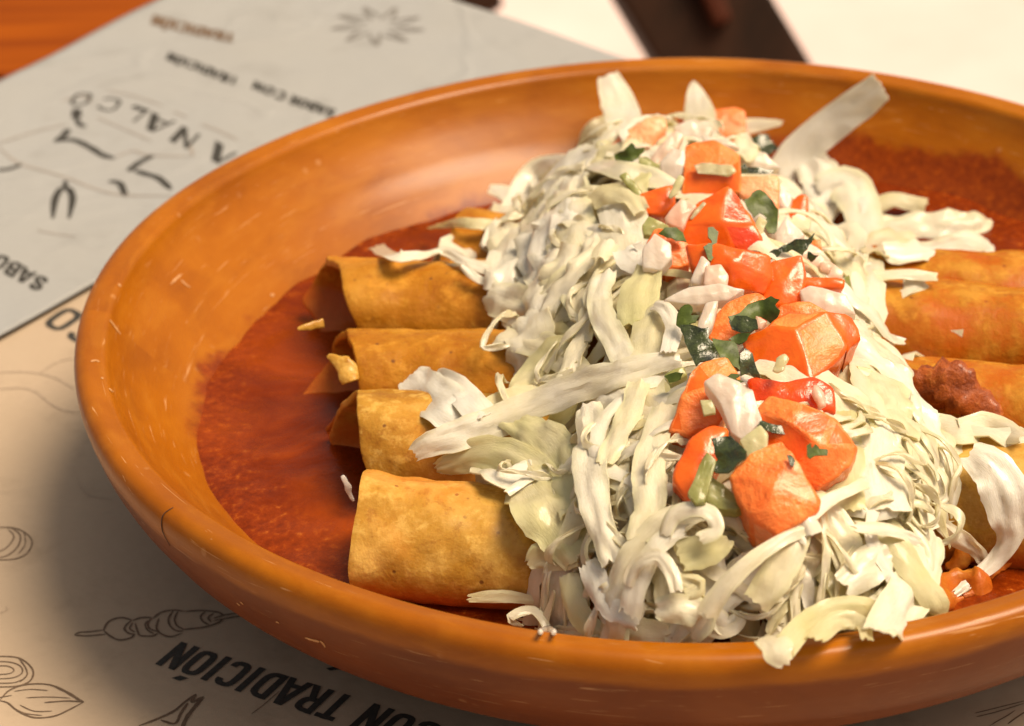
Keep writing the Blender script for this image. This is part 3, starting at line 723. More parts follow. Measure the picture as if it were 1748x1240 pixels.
def shred(pts, label, mat='lettuce', seed=None, nmix=.5, **k):
    """pts: (px, py, width in px, lift in mm towards the viewer)"""
    C, Wd, Nn = [], [], []
    PL = [place(px, py, lift) for px, py, wpx, lift in pts]; D = [(p-CAM).length for p, n in PL]
    for _ in range(2): D = [D[i] if i in (0, len(D)-1) else .25*D[i-1]+.5*D[i]+.25*D[i+1] for i in range(len(D))]
    for i, (px, py, wpx, lift) in enumerate(pts):
        p, n = PL[i]; dd = min(D[i], (p-CAM).length+.0015); p = CAM+(p-CAM).normalized()*dd; d = (p-CAM).dot(fw)
        C.append(p); Wd.append(wpx/FPX*d); Nn.append((n*(1-nmix)+(CAM-p).normalized()*nmix).normalized())
    seed = seed if seed is not None else len(bpy.data.objects)
    o = ribbon('lettuce_shred', C, Wd, Nn, M[mat], seed, **k)
    return tag(o, label, 'lettuce', 'single shreds of lettuce that stand out')
Lw, Lg, Ll = 'lettuce_white', 'lettuce_green', 'lettuce'
HERO = [
 ([(1036,128,34,14),(1052,165,52,14),(1066,205,58,11),(1078,250,60,5)], 'tall pale strip of lettuce standing up left of the farthest tomato pieces', Lw, dict(ruffle=.0003, cup=.05, jag=.05)),
 ([(1183,140,8,12),(1187,160,30,12),(1194,195,50,8),(1200,240,60,4)], 'pointed white tip of lettuce sticking up behind the farthest tomato pieces', Lw, dict(ruffle=.0002, cup=.1, jag=.05)),
 ([(1503,148,48,20),(1462,180,54,18),(1415,215,56,14),(1365,258,58,8),(1330,300,50,4)], 'straight square-ended strip of lettuce leaning out to the far right over the dish wall', Lw, dict(ruffle=.0002, cup=.06, jag=.04)),
 ([(1250,222,26,9),(1290,214,22,9),(1335,210,8,8)], 'small pointed lettuce sliver right of the farthest tomato cube', Ll, dict(ruffle=.0002)),
 ([(1010,250,50,3),(1025,225,46,4),(1045,205,30,5)], 'greenish crumpled lettuce scrap at the foot of the tall standing strip', Lg, dict(ruffle=.0012)),
 ([(835,322,16,8),(862,328,28,8),(880,345,30,7)], 'short white lettuce tip poking out left at the top of the heap', Lw, dict(ruffle=.0002)),
 ([(868,365,34,7),(895,315,38,10),(920,285,34,13),(975,274,30,15),(1040,284,34,15),(1100,300,42,13),(1150,315,22,9)], 'long white arching ribbon of lettuce along the upper left of the heap', Lw, dict(ruffle=.0003, cup=.12, jag=.05)),
 ([(905,322,50,8),(918,372,66,10),(912,420,72,9),(925,470,60,6)], 'crinkled white lettuce rib hanging down the upper left of the heap', Lw, dict(ruffle=.0022, cup=.35)),
 ([(868,345,40,5),(856,385,54,6),(872,430,60,5),(905,468,50,3)], 'rounded crumpled lettuce lump at the left edge above the second rolled taco', Ll, dict(ruffle=.0028, cup=.4)),
 ([(975,300,60,8),(965,350,84,10),(975,410,90,9),(990,480,84,6),(1000,525,60,4)], 'broad cream lettuce piece with folds, upper left of the heap', Ll, dict(ruffle=.0028, cup=.45, nw=13)),
 ([(850,350,60,6),(880,395,80,8),(870,450,74,7),(850,500,50,4)], 'large soft folded lettuce piece at the far left bulge of the heap', Ll, dict(ruffle=.0020, cup=.4, nw=13)),
 ([(930,300,50,10),(950,350,76,12),(935,410,80,11),(950,460,60,8)], 'big rounded crinkled leaf between the arching ribbon and the left bulge', Lw, dict(ruffle=.0024, cup=.45, nw=13)),
 ([(990,420,70,9),(960,470,80,9),(920,520,70,7),(870,545,40,4)], 'wide pale leaf sweeping down left above the middle rolled taco', Ll, dict(ruffle=.0016, cup=.35, nw=13)),
 ([(1040,320,56,9),(1062,365,74,10),(1068,420,80,8),(1060,470,66,6)], 'broad smooth lettuce piece beside the upper tomato pieces on the left', Ll, dict(ruffle=.0016, cup=.4, nw=13)),
 ([(1010,345,30,13),(1035,330,34,14),(1075,335,34,13),(1095,360,26,11)], 'curved translucent lettuce fold near the upper cilantro stem', Lg, dict(ruffle=.001, cup=.3)),
 ([(642,420,26,6),(668,434,26,6),(712,436,20,5),(755,428,17,5),(795,446,18,4),(835,460,20,3),(888,470,14,2)], 'thin shred of lettuce trailing left over the second rolled taco', Ll, dict(ruffle=.0004, jag=.08)),
 ([(790,452,12,5),(820,478,14,4),(868,482,10,3)], 'fine short shred beneath the thin trailing shred on the left', Ll, dict(ruffle=.0003)),
 ([(735,388,12,3),(780,380,16,4),(840,384,20,4)], 'thin lettuce shred lying on the farthest rolled taco', Lg, dict(ruffle=.0004)),
 ([(826,420,12,5),(836,395,12,6),(850,375,12,6)], 'thin stalk of lettuce bridging to the dish at the left edge', Ll, dict(ruffle=.0002)),
 ([(832,500,46,6),(860,512,64,7),(905,522,64,8),(945,500,58,8),(985,468,40,8)], 'large rolled-over lettuce piece draped above the middle rolled taco on the left', Ll, dict(ruffle=.0016, cup=.4, nw=13)),
 ([(905,560,26,5),(925,520,34,7),(955,485,44,8),(990,450,36,8)], 'narrow curled shred hanging from the large draped piece', Ll, dict(ruffle=.001, cup=.3)),
 ([(852,572,44,5),(890,578,48,6),(930,592,50,7),(970,618,46,7),(1000,640,30,7)], 'flat square-ended lettuce strip over the middle rolled taco', Ll, dict(ruffle=.0006, cup=.12, jag=.06)),
 ([(885,690,40,4),(905,650,60,6),(935,615,66,7),(975,590,50,7)], 'pale crumpled leaf between the middle rolled taco and the long diagonal strip', Lg, dict(ruffle=.0016, cup=.3, nw=13)),
 ([(1035,462,34,10),(1022,500,40,12),(1028,540,42,13),(1050,580,42,13),(1068,625,40,12)], 'frosty white strip hanging down left of the tomatoes above the diagonal strip', Lw, dict(ruffle=.0007, cup=.3, jag=.06)),
 ([(1005,520,22,8),(992,570,26,9),(978,610,34,9),(965,650,30,8)], 'slender twisted shred left of the frosty white strip', Ll, dict(ruffle=.0010, cup=.3)),
 ([(1042,410,30,14),(1030,425,34,15),(1022,440,30,14)], 'small curled ring of lettuce left of the upper tomato pieces', Ll, dict(ruffle=.0003, cup=.9)),
 ([(706,774,26,6),(735,758,40,8),(790,740,52,9),(860,712,56,11),(930,680,58,13),(1000,654,58,14),(1060,636,50,14),(1120,618,40,13),(1160,612,30,11)], 'long wide diagonal strip of lettuce crossing from the left rolled taco to the tomatoes', Ll, dict(ruffle=.0007, cup=.15, jag=.07, nw=13)),
 ([(700,640,50,6),(722,665,70,8),(765,690,78,8),(808,722,66,7),(835,750,50,5)], 'white scalloped lettuce piece lying over the second rolled taco from the front', Lw, dict(ruffle=.0007, cup=.25, jag=.10, nw=13)),
 ([(742,640,26,10),(765,655,44,11),(800,680,52,11),(825,710,46,10)], 'crinkled white rib on top of the scalloped piece', Lw, dict(ruffle=.0006, cup=.35, jag=.05)),
 ([(745,800,16,4),(775,790,40,6),(830,775,60,8),(885,800,84,9),(925,850,104,9),(960,900,96,8),(985,955,60,6)], 'large thin veined leaf spreading over the right end of the front rolled taco', Lg, dict(ruffle=.0010, cup=.2, jag=.12, nw=15)),
 ([(860,715,30,8),(900,730,50,10),(940,760,70,11),(965,810,76,11),(985,870,60,9)], 'translucent yellowish leaf under the long diagonal strip', Lg, dict(ruffle=.0012, cup=.25, jag=.12, nw=13)),
 ([(902,965,16,3),(925,950,44,4),(960,948,50,5),(990,950,30,5)], 'small torn leaf scrap right of the front rolled taco', Lg, dict(ruffle=.0009, cup=.3, jag=.2)),
 ([(1000,690,40,13),(1010,740,58,14),(1005,790,62,14),(1012,850,50,13),(1028,910,44,12),(1045,960,40,10)], 'long pale strip running straight down the left front of the heap', Lw, dict(ruffle=.001, cup=.25, nw=11)),
 ([(1090,650,36,12),(1075,700,40,13),(1050,750,36,13),(1030,790,30,12)], 'narrow strip fanning down from beside the front tomato pieces', Ll, dict(ruffle=.0007, cup=.25)),
 ([(1135,690,40,10),(1120,740,46,12),(1105,800,54,12),(1110,860,52,12),(1090,920,44,11)], 'pinkish pale strip just left of the front tomato pieces', Ll, dict(ruffle=.0007, cup=.25)),
 ([(970,980,30,6),(980,1030,40,7),(1000,1065,36,7),(1030,1085,24,6)], 'green edged leaf curving down at the lower left end of the heap', Lg, dict(ruffle=.0006, cup=.5)),
 ([(960,940,22,6),(975,900,34,8),(1000,850,36,9)], 'yellow-green upright blade at the lower left edge of the heap', Lg, dict(ruffle=.0005, cup=.4)),
 ([(945,1075,10,4),(985,1082,26,5),(1040,1085,40,6),(1090,1082,50,7),(1140,1085,36,6)], 'jagged pale leaf lying along the near rim at the left', Ll, dict(ruffle=.0008, cup=.2, jag=.25)),
 ([(1000,960,30,9),(1022,1000,50,10),(1050,1030,54,10),(1090,1060,40,9)], 'torn white leaf with spiky edge near the lower left rim', Lw, dict(ruffle=.001, cup=.25, jag=.25)),
 ([(1170,905,22,12),(1140,915,30,13),(1110,950,34,13),(1085,1000,36,13),(1075,1050,40,11)], 'white looping strip falling to the near rim', Lw, dict(ruffle=.0006, cup=.3)),
 ([(1135,915,22,13),(1150,880,26,15),(1185,868,26,16),(1215,878,24,16),(1222,905,24,15),(1195,920,22,14)], 'curled loop of lettuce below the front tomato piece', Lw, dict(ruffle=.0005, cup=.3)),
 ([(1070,1000,18,13),(1085,965,22,14),(1120,950,24,15),(1145,975,22,15),(1155,1010,20,13)], 'thin arched shred near the middle of the front slope', Ll, dict(ruffle=.0005, cup=.3)),
 ([(1120,1040,36,11),(1165,1040,48,12),(1200,1055,44,11),(1180,1085,36,8)], 'bright white crumpled piece touching the near rim', Lw, dict(ruffle=.0012, cup=.35)),
 ([(1395,895,18,15),(1330,925,22,16),(1280,960,26,16),(1235,1005,30,15),(1205,1050,34,12)], 'narrow strip slanting down left from under the front tomato', Ll, dict(ruffle=.0004, cup=.3)),
 ([(1370,905,30,14),(1345,950,50,14),(1320,990,56,13),(1290,1030,46,11)], 'broad pale blade parallel to the narrow slanting strip', Ll, dict(ruffle=.0008, cup=.35, nw=11)),
 ([(1240,915,36,10),(1210,935,54,11),(1160,950,50,11)], 'green-tinged flat piece in the middle of the front slope', Lg, dict(ruffle=.0008, cup=.2, nw=11)),
 ([(1150,990,26,10),(1190,1000,30,11),(1170,1015,26,10)], 'small green-tinted knot of lettuce low on the front slope', Lg, dict(ruffle=.0008, cup=.5)),
 ([(1460,900,18,13),(1520,905,20,14),(1570,925,16,13)], 'thin white shred running right from the front tomato', Lw, dict(ruffle=.0004)),
 ([(1385,880,22,16),(1420,850,20,16),(1455,835,18,15),(1480,822,22,13)], 'thin strand joining the white knob to the right flank', Lw, dict(ruffle=.0003)),
 ([(1350,880,36,15),(1370,895,46,16),(1385,915,40,15)], 'small whitish knob of lettuce at the tip of the front tomato', Lw, dict(ruffle=.0012, cup=.5)),
 ([(1345,1100,40,9),(1380,1060,34,11),(1430,1035,30,12),(1480,1040,34,11),(1510,1060,36,9)], 'arched pale shred over the near rim at the right', Lg, dict(ruffle=.0006, cup=.4)),
 ([(1390,1090,30,8),(1430,1060,30,9),(1470,1065,26,8),(1480,1090,20,6)], 'inner arch of lettuce below the arched pale shred', Lg, dict(ruffle=.0005, cup=.4)),
 ([(1300,1090,30,9),(1322,1100,48,11),(1330,1118,44,11),(1342,1134,26,10)], 'chunk of pale lettuce hanging over the near rim', Ll, dict(ruffle=.0004, cup=.3, thick=.0015)),
 ([(1590,905,56,9),(1585,950,66,11),(1565,1000,78,12),(1535,1045,80,11),(1500,1075,50,8)], 'broad smooth white leaf sweeping down to the right near rim', Lw, dict(ruffle=.0005, cup=.25, jag=.05, nw=13)),
 ([(1500,690,90,10),(1500,750,90,12),(1505,810,86,12),(1525,870,70,11)], 'tall pale sheet of lettuce on the right slope below the meat', Lw, dict(ruffle=.0010, cup=.3, nw=13)),
 ([(1440,700,50,9),(1445,760,60,10),(1440,820,66,10),(1450,870,56,9)], 'soft green inner leaf right of the lower tomato pieces', Lg, dict(ruffle=.0010, cup=.3, nw=11)),
 ([(1560,730,30,8),(1550,790,44,9),(1565,850,44,9),(1590,905,36,8)], 'slim pale blade at the right edge of the heap', Ll, dict(ruffle=.0006, cup=.3)),
 ([(1440,1000,40,9),(1480,970,60,10),(1520,940,54,10)], 'pale folded piece on the lower right slope', Ll, dict(ruffle=.0012, cup=.3, nw=11)),
 ([(1540,745,30,4),(1590,728,40,5),(1640,735,56,6),(1690,735,56,6),(1745,745,26,5)], 'twisted pointed leaf lying across to the right between two rolled tacos', Ll, dict(ruffle=.0007, cup=.25)),
 ([(1655,772,48,6),(1690,795,66,7),(1712,835,74,7),(1722,885,62,6),(1722,920,40,5),(1700,955,28,4),(1665,985,22,3),(1630,1015,12,2)], 'white curved leaf narrowing into the sauce over the right rolled taco', Lw, dict(ruffle=.0007, cup=.2, jag=.10, nw=13)),
 ([(1400,330,60,8),(1440,310,70,10),(1470,350,60,10),(1478,410,54,9),(1480,470,54,8),(1482,540,60,8),(1470,600,60,7)], 'large white sheet of lettuce down the upper right edge of the heap', Lw, dict(ruffle=.0010, cup=.25, nw=13)),
 ([(1380,400,50,11),(1420,430,56,12),(1450,480,50,12),(1470,540,44,11),(1478,600,50,9)], 'long pale strip right of the upper tomatoes', Lw, dict(ruffle=.0010, cup=.25, nw=11)),
 ([(1450,320,14,12),(1475,345,16,13),(1480,400,14,12)], 'thin looping strand on the upper right edge', Lw, dict(ruffle=.0003)),
 ([(1485,355,26,5),(1520,340,28,7),(1555,345,26,7),(1580,350,30,7)], 'short yellowish lettuce stub poking right from the upper edge', Lg, dict(ruffle=.0003, cup=.4)),
 ([(1500,385,44,5),(1550,388,56,6),(1610,382,50,7),(1670,378,40,6),(1685,370,20,5)], 'sauce-tinged lettuce piece lying right over the far rolled taco', Ll, dict(ruffle=.0014, cup=.3, nw=11)),
 ([(1510,430,40,4),(1580,425,50,5),(1650,410,54,6),(1695,420,36,5)], 'pale frayed piece of lettuce below the sauce-tinged one at the right', Lw, dict(ruffle=.0014, cup=.3, nw=11)),
 ([(1490,470,26,4),(1540,468,20,5),(1600,472,16,4)], 'long thin shred along the upper edge of the right rolled taco', Ll, dict(ruffle=.0005)),
 ([(1490,430,50,6),(1520,410,66,7),(1570,420,60,7)], 'broad pale flap tucked at the right of the heap', Ll, dict(ruffle=.0014, cup=.3, nw=11)),
 ([(1375,265,50,7),(1395,290,64,8),(1410,330,66,8),(1390,370,50,7)], 'cluster of white lettuce below the leaning strip', Lw, dict(ruffle=.0020, cup=.4, nw=11)),
 ([(1300,560,20,5),(1450,640,60,8),(1480,655,50,8),(1540,650,20,6)], 'pale leaf end just right of the red tomato pulp', Lg, dict(ruffle=.0008, cup=.2)),
 ([(1130,520,46,10),(1110,560,62,11),(1105,610,56,11)], 'folded pale leaf left of the lobed cilantro', Lg, dict(ruffle=.0010, cup=.3, nw=11)),
 ([(1110,455,40,12),(1090,500,66,12),(1085,550,60,11)], 'pale yellow leaf below the diced onion on the left', Lg, dict(ruffle=.0010, cup=.3, nw=11)),
 ([(1070,420,50,14),(1085,440,54,14),(1110,425,40,14)], 'small bright lettuce chip left of the diced onion', Lw, dict(ruffle=.0006, cup=.2)),
 ([(1115,520,20,14),(1135,525,24,15),(1150,555,28,15),(1140,600,26,14)], 'bent white ribbon hooked beside the lobed cilantro', Lw, dict(ruffle=.0003, cup=.4)),
 ([(800,1022,12,1.2),(840,1018,20,1.5),(880,1020,18,1.5),(925,1028,10,1.2)], 'flat veined shred floating in the sauce before the front rolled taco', Lg, dict(ruffle=.0002, cup=.05)),
 ([(1600,885,20,5),(1630,915,30,6),(1665,940,24,5),(1680,960,16,4)], 'sauce-soaked shred beside the right rolled taco near the rim', Ll, dict(ruffle=.0010, cup=.3)),
]
for pts, lab, mt, k in HERO: shred(pts, lab, mt, **k)

def filler(x, y, ang, L, wd, lift, mat, seed, zlabel, group, curl, raw=None):
    n = max(5, int(L/.0045)); C, Wd, Nn = [], [], []
    rnd = random.Random(seed)
    px_, py_ = x, y; a = ang; hump = rnd.uniform(.0, .006 if y < -.075 else .003)
    for i in range(n+1):
        s = i/n
        z = surf_z(px_, py_); nn = nrm(px_, py_)
        arch = math.sin(s*math.pi)*hump
        C.append(Vector((px_, py_, z))+nn*(lift+arch))
        tw = rnd.uniform(-.35, .35)
        Nn.append((nn+Vector((math.cos(a+1.57), math.sin(a+1.57), 0))*tw+(CAM-C[-1]).normalized()*.4).normalized())
        Wd.append(wd*(1 if 0 < i < n else rnd.choice((.15, .5, .95)))*rnd.uniform(.8, 1.15))
        a += rnd.gauss(curl, .12)
        st_ = L/n*max(.45, nn.z)
        nx_, ny_ = px_+math.cos(a)*st_, py_+math.sin(a)*st_
        if math.hypot(nx_, ny_) > .117 or not (-.043 < nx_ < (.041 if ny_ > -.07 else .033)):
            a = math.atan2(YC-py_, XR-px_)+rnd.gauss(0, .5); nx_, ny_ = px_+math.cos(a)*st_, py_+math.sin(a)*st_
        px_, py_ = nx_, ny_
    o = ribbon('lettuce_shred', C, Wd, Nn, mat, seed, ruffle=rnd.choice((.0004, .0008, .0012)), cup=rnd.uniform(.1, .5), jag=.14, sub=5, nw=9 if wd > .004 else 5, raw=raw)
    if raw is not None: return None
    return tag(o, zlabel, 'lettuce', group)
ZONES = {
 'front': ('one of the tangled pale lettuce shreds on the front slope above the near rim', 'tangled shreds on the front slope'),
 'left': ('one of the layered lettuce shreds on the left flank over the rolled tacos', 'layered shreds on the left flank'),
 'right': ('one of the lettuce shreds on the right flank over the rolled tacos', 'layered shreds on the right flank'),
 'top': ('one of the lettuce shreds bedded under the diced tomato along the crest', 'shreds under the diced tomato'),
 'far': ('one of the lettuce shreds at the far end of the heap', 'shreds at the far end of the heap')}
rnd = random.Random(5); cnt = 0; tries = 0
def zone(x, y):
    if y < -.080: return 'front'
    if y > .050: return 'far'
    if x < -.008: return 'left'
    if x > .017: return 'right'
    return 'top'
def heap_sample():
    while True:
        x = rnd.uniform(-.045, .055); y = rnd.uniform(-.122, .09)
        if heap(x, y) > ZB+.001: return x, y
NF = 222; FIL = []
for i in range(NF):
    x, y = heap_sample()
    if rnd.random() < .30:
        while not y < -.075: x, y = heap_sample()
    zn = zone(x, y)
    yy = (y-YC)/LY
    out = math.atan2((y-YC)*.8 if abs(yy) > .5 else (y-YC)*.2, x-XR)
    ang = out + rnd.gauss(0, .75) + (math.pi if rnd.random() < .4 else 0)
    L = rnd.uniform(.026, .052) if zn == 'front' else rnd.uniform(.024, .048)
    wd = rnd.choice((.0012, .0016, .0022, .0028, .0036, .005) if zn == 'front' else (.0016, .0024, .0034, .0046, .0062, .009))*rnd.uniform(.8, 1.2)
    mat = M[rnd.choice(('lettuce', 'lettuce', 'lettuce_white', 'lettuce_white', 'lettuce_green') if zn != 'front' else ('lettuce', 'lettuce_green', 'lettuce_white', 'lettuce', 'lettuce_green'))]
    filler(x, y, ang, L, wd, rnd.uniform(-.003, .0035) - (.003 if zn == 'top' else 0), mat, 1000+i, *ZONES[zn], rnd.gauss(0, .25)); FIL.append((sc.collection.objects[-1], wd, mat.name, Vector((x, y, 0))))
fine = ([], [], [])
for i in range(190):
    x, y = heap_sample()
    if rnd.random() < .5:
        while not y < -.07: x, y = heap_sample()
    if zone(x, y) == 'top': continue
    filler(x, y, math.atan2((y-YC)*.6, x-XR)+rnd.gauss(0, .9), rnd.uniform(.010, .030), rnd.uniform(.0007, .0019), rnd.uniform(-.001, .0042), None, 5000+i, '', '', rnd.gauss(0, .35), raw=fine)
o = mk('lettuce_threads', fine[0], fine[1], M['lettuce'], None, True, fine[2])
s = o.modifiers.new('thickness', 'SOLIDIFY'); s.thickness = .0003; s.offset = 0; crisp(o)
tag(o, 'fine threads and crumbs of lettuce scattered through the whole heap', 'lettuce', kind='stuff')
# packed lettuce beneath, seen only through the gaps: one mass
vs = []; fs = []; uv = []
for q in range(260):
    x, y = heap_sample(); a = rnd.uniform(0, 6.28); n = 7; b = len(vs); wd = rnd.uniform(.002, .006); ph = rnd.uniform(0, 6)
    lift = rnd.uniform(-.007, -.001)
    for i in range(n):
        z = surf_z(x, y); nn = nrm(x, y); c_ = Vector((x, y, z))+nn*(lift+.0015*math.sin(i*.9+ph))
        s = Vector((-math.sin(a), math.cos(a), rnd.uniform(-.6, .6))).normalized()
        vs += [c_-s*wd/2+nn*.0006*math.sin(i), c_+nn*.0008, c_+s*wd/2+nn*.0006*math.cos(i)]; uv += [(i*.3, 0), (i*.3, .5), (i*.3, 1)]
        a += rnd.gauss(0, .35); x += math.cos(a)*.005; y += math.sin(a)*.005
        if math.hypot(x, y) > .112: x *= .97; y *= .97
    for i in range(n-1):
        k = b+3*i; fs += [(k, k+1, k+4, k+3), (k+1, k+2, k+5, k+4)]
o = mk('packed_lettuce', vs, fs, M['lettuce'], None, True, uv)
s = o.modifiers.new('thickness', 'SOLIDIFY'); s.thickness = .0004; crisp(o)
tag(o, 'packed shredded lettuce deep inside the heap, seen through its gaps', 'lettuce', kind='stuff')

# ================================================================== DICED TOMATO, ONION, CILANTRO
TOPL = 4.0
def chunk(name, pts, facets, outline, thick, mats, fmat, seed, lift=4., bev=.0006, label='', cat='', group=None, base=None, back=.86, bumpy=.0004):
    """pts: (px,py,depth mm toward the viewer); facets index pts; outline: ring of indices; real thickness behind"""
    pts = list(pts); SC_ = 1.12 if thick > .0055 else 1.08; mx_ = sum(p[0] for p in pts)/len(pts); my_ = sum(p[1] for p in pts)/len(pts); pts = [(mx_+(x-mx_)*SC_, my_+(y-my_)*SC_, d) for x, y, d in pts]
    cxp = sum(p[0] for p in pts)/len(pts); cyp = sum(p[1] for p in pts)/len(pts)
    if base is None: base = (cxp, cyp)
    c0_, n0 = place(base[0], base[1], lift+TOPL)
    v = (CAM-c0_).normalized(); pl = (v*.55+Vector((0, -.1, 1))*.45).normalized()
    W = []
    for px, py, d in pts:
        r = ray(px, py); t_ = (c0_-CAM).dot(pl)/r.dot(pl); W.append(CAM+r*t_+v*(d*.001))
    cen = sum(W, Vector())/len(W)
    bm = bmesh.new(); fv = [bm.verts.new(w_) for w_ in W]
    bk = [bm.verts.new(cen+(W[i]-cen)*back-v*thick*.6-Vector((0, 0, thick*.6))) for i in outline]
    for f, mi in zip(facets, fmat): 
        fc = bm.faces.new([fv[i] for i in f]); fc.material_index = mi
    n = len(outline)
    for i in range(n):
        fc = bm.faces.new((fv[outline[i]], bk[i], bk[(i+1) % n], fv[outline[(i+1) % n]])); fc.material_index = fmat[0] if len(mats) < 2 else (i % 2 if len(mats) > 1 else 0)
    bm.faces.new(bk[::-1])
    bmesh.ops.recalc_face_normals(bm, faces=bm.faces)
    bmesh.ops.bevel(bm, geom=bm.edges[:], offset=bev, segments=3, affect='EDGES', profile=.5, clamp_overlap=True)
    bmesh.ops.triangulate(bm, faces=bm.faces)
    bmesh.ops.subdivide_edges(bm, edges=[e for e in bm.edges if e.calc_length() > .0018], cuts=2, use_grid_fill=True)
    bmesh.ops.triangulate(bm, faces=bm.faces)
    for _ in range(1): bmesh.ops.smooth_vert(bm, verts=bm.verts, factor=.3 if thick > .0055 else .12, use_axis_x=True, use_axis_y=True, use_axis_z=True)
    bm.normal_update()
    for vt in bm.verts: vt.co += vt.normal*(bumpy*1.6*N3(vt.co, 110, seed)+bumpy*N3(vt.co, 260, seed)+bumpy*.7*N3(vt.co, 700, seed))
    me = bpy.data.meshes.new(name); bm.to_mesh(me); bm.free()
    me.polygons.foreach_set('use_smooth', [True]*len(me.polygons))
    o = bpy.data.objects.new(name, me); col.objects.link(o)
    for mt in mats: me.materials.append(M[mt])
    return tag(o, label, cat, group)
def simple(name, poly, thick, mat, seed, lift, label, cat, group, bulge=1., bev=.0006, bumpy=.0003, back=.9, base=None):
    cx_ = sum(p[0] for p in poly)/len(poly); cy_ = sum(p[1] for p in poly)/len(poly); n = len(poly)
    pts = [(x, y, 0) for x, y in poly]+[(cx_, cy_, bulge*.5)]
    mats = mat if isinstance(mat, (list, tuple)) else [mat]
    return chunk(name, pts, [(i, (i+1) % n, n) for i in range(n)], list(range(n)), thick, mats, [0]*n, seed, lift, bev, label, cat, group, base, back, bumpy)
TG = 'diced tomato pieces along the crest of the lettuce'
T = lambda *a, **k: simple('tomato_piece', *a[:5], a[5], 'tomato', TG, **k)
T([(1042,252),(1060,228),(1100,205),(1130,200),(1135,218),(1110,250),(1070,262)], .006, ['tom_pale', 'tom_skin'], 1, 6, 'slender pinkish tomato piece at the far left of the crest')
T([(1150,205),(1195,192),(1250,184),(1268,190),(1270,240),(1245,246),(1205,222),(1160,222)], .009, ['tom_flesh', 'tom_skin'], 2, 7, 'farthest tomato cube, at the back of the crest', bulge=2)
chunk('tomato_piece', [(1172,252,0),(1215,240,0),(1258,268,0),(1262,325,0),(1205,335,0),(1165,345,0),(1170,290,1.5),(1240,285,3)],
      [(0,1,7,6),(1,2,7),(6,7,2,3,4,5)], [0,1,2,3,4,5,6], .010, ['tom_flesh', 'tom_skin'], [0,0,1], 3, 8, label='upper tomato block with a pale green stalk slice on its face', cat='tomato', group=TG)
T([(1095,330),(1145,318),(1150,350),(1130,365),(1092,365)], .007, ['tom_skin', 'tom_red'], 4, 5, 'darker tomato piece tucked low at the upper left')
chunk('tomato_piece', [(1240,318,2.5),(1262,335,2),(1285,385,1.5),(1306,432,0),(1250,428,0),(1165,418,0),(1170,385,0),(1195,350,1),(1230,380,4)],
      [(0,1,2,8),(8,2,3,4),(8,4,5,6),(8,6,7,0)], [0,1,2,3,4,5,6,7], .011, ['tom_skin', 'tom_red'], [1,1,0,0], 5, 10, label='large glossy tomato wedge with a pointed top, middle of the upper crest', cat='tomato', group=TG)
T([(1262,302),(1325,302),(1328,355),(1300,350),(1265,335)], .007, ['tom_pale', 'tom_red'], 6, 6, 'square pink-red tomato piece right of the stalk-topped block')
T([(1335,358),(1362,332),(1378,335),(1376,385),(1360,384)], .005, ['tom_skin', 'tom_skin'], 7, 9, 'small triangular orange tomato piece at the upper right')
T([(1104,415),(1120,392),(1150,400),(1178,420),(1175,450),(1140,458),(1118,450)], .008, ['tom_flesh', 'tom_skin'], 8, 9, 'tomato piece with white flecks left of the long curved slab')
chunk('tomato_piece', [(1178,422,0),(1225,420,2),(1270,430,2),(1306,438,0),(1315,470,-1),(1300,498,-1),(1250,490,0),(1190,455,0),(1250,450,3.5)],
      [(0,1,8,7),(1,2,8),(2,3,4,8),(8,4,5,6),(8,6,7)], [0,1,2,3,4,5,6,7], .009, ['tom_skin', 'tom_flesh'], [0,0,0,0,0], 9, 12, label='long curved glossy tomato slab across the middle of the crest', cat='tomato', group=TG)
T([(1314,448),(1368,436),(1374,470),(1365,512),(1325,520),(1300,505)], .010, ['tom_skin', 'tom_flesh'], 10, 9, 'upright orange tomato cube right of the curved slab', bulge=2)
T([(1368,472),(1440,476),(1436,490),(1375,492)], .004, ['tom_skin', 'tom_skin'], 11, 10, 'thin orange tomato slice lying flat above the onion at right', bulge=.3)
T([(1210,560),(1240,520),(1290,500),(1310,520),(1285,560),(1245,585),(1215,580)], .010, ['tom_flesh', 'tom_red'], 12, 9, 'tomato piece behind the dark cilantro, left of the big cube', bulge=2)
T([(1335,522),(1380,515),(1420,535),(1450,545),(1380,550),(1330,545)], .007, ['tom_flesh', 'tom_skin'], 13, 10, 'flat tomato piece just behind the big two-faced cube', bulge=1)
chunk('tomato_piece', [(1276,575,0),(1310,562,2),(1362,564,4),(1385,645,3),(1340,652,1),(1300,640,0),(1350,540,0),(1408,534,1),(1440,590,0),(1430,610,0),(1450,542,-2),(1459,575,-2),(1437,606,-2)],
      [(0,1,2,3,4,5),(1,6,7,2),(2,7,8,9,3),(7,10,11,12,8)], [0,1,6,7,10,11,12,8,9,3,4,5], .013, ['tom_skin', 'tom_flesh'], [0,1,1,0], 14, 13, label='big tomato cube with two bright faces and one seed on it, right of the cilantro', cat='tomato', group=TG, bev=.0009)
T([(1284,648),(1340,652),(1385,645),(1415,660),(1420,700),(1380,702),(1340,690),(1295,690)], .010, ['tom_red', 'tom_flesh'], 15, 9, 'wet red tomato piece with pale pulp under the big cube', bulge=2.5)
chunk('tomato_piece', [(1195,622,0),(1240,615,0),(1258,650,-1),(1228,660,2),(1235,705,1),(1225,722,0),(1175,735,0),(1146,730,-1),(1165,680,1),(1180,640,1)],
      [(0,1,2,3),(0,3,8,9),(3,4,5,6,8),(8,6,7)], [0,1,2,3,4,5,6,7,8,9], .011, ['tom_flesh', 'tom_skin'], [0,1,0,1], 16, 12, label='creased shiny tomato piece left of the onion rectangle', cat='tomato', group=TG)
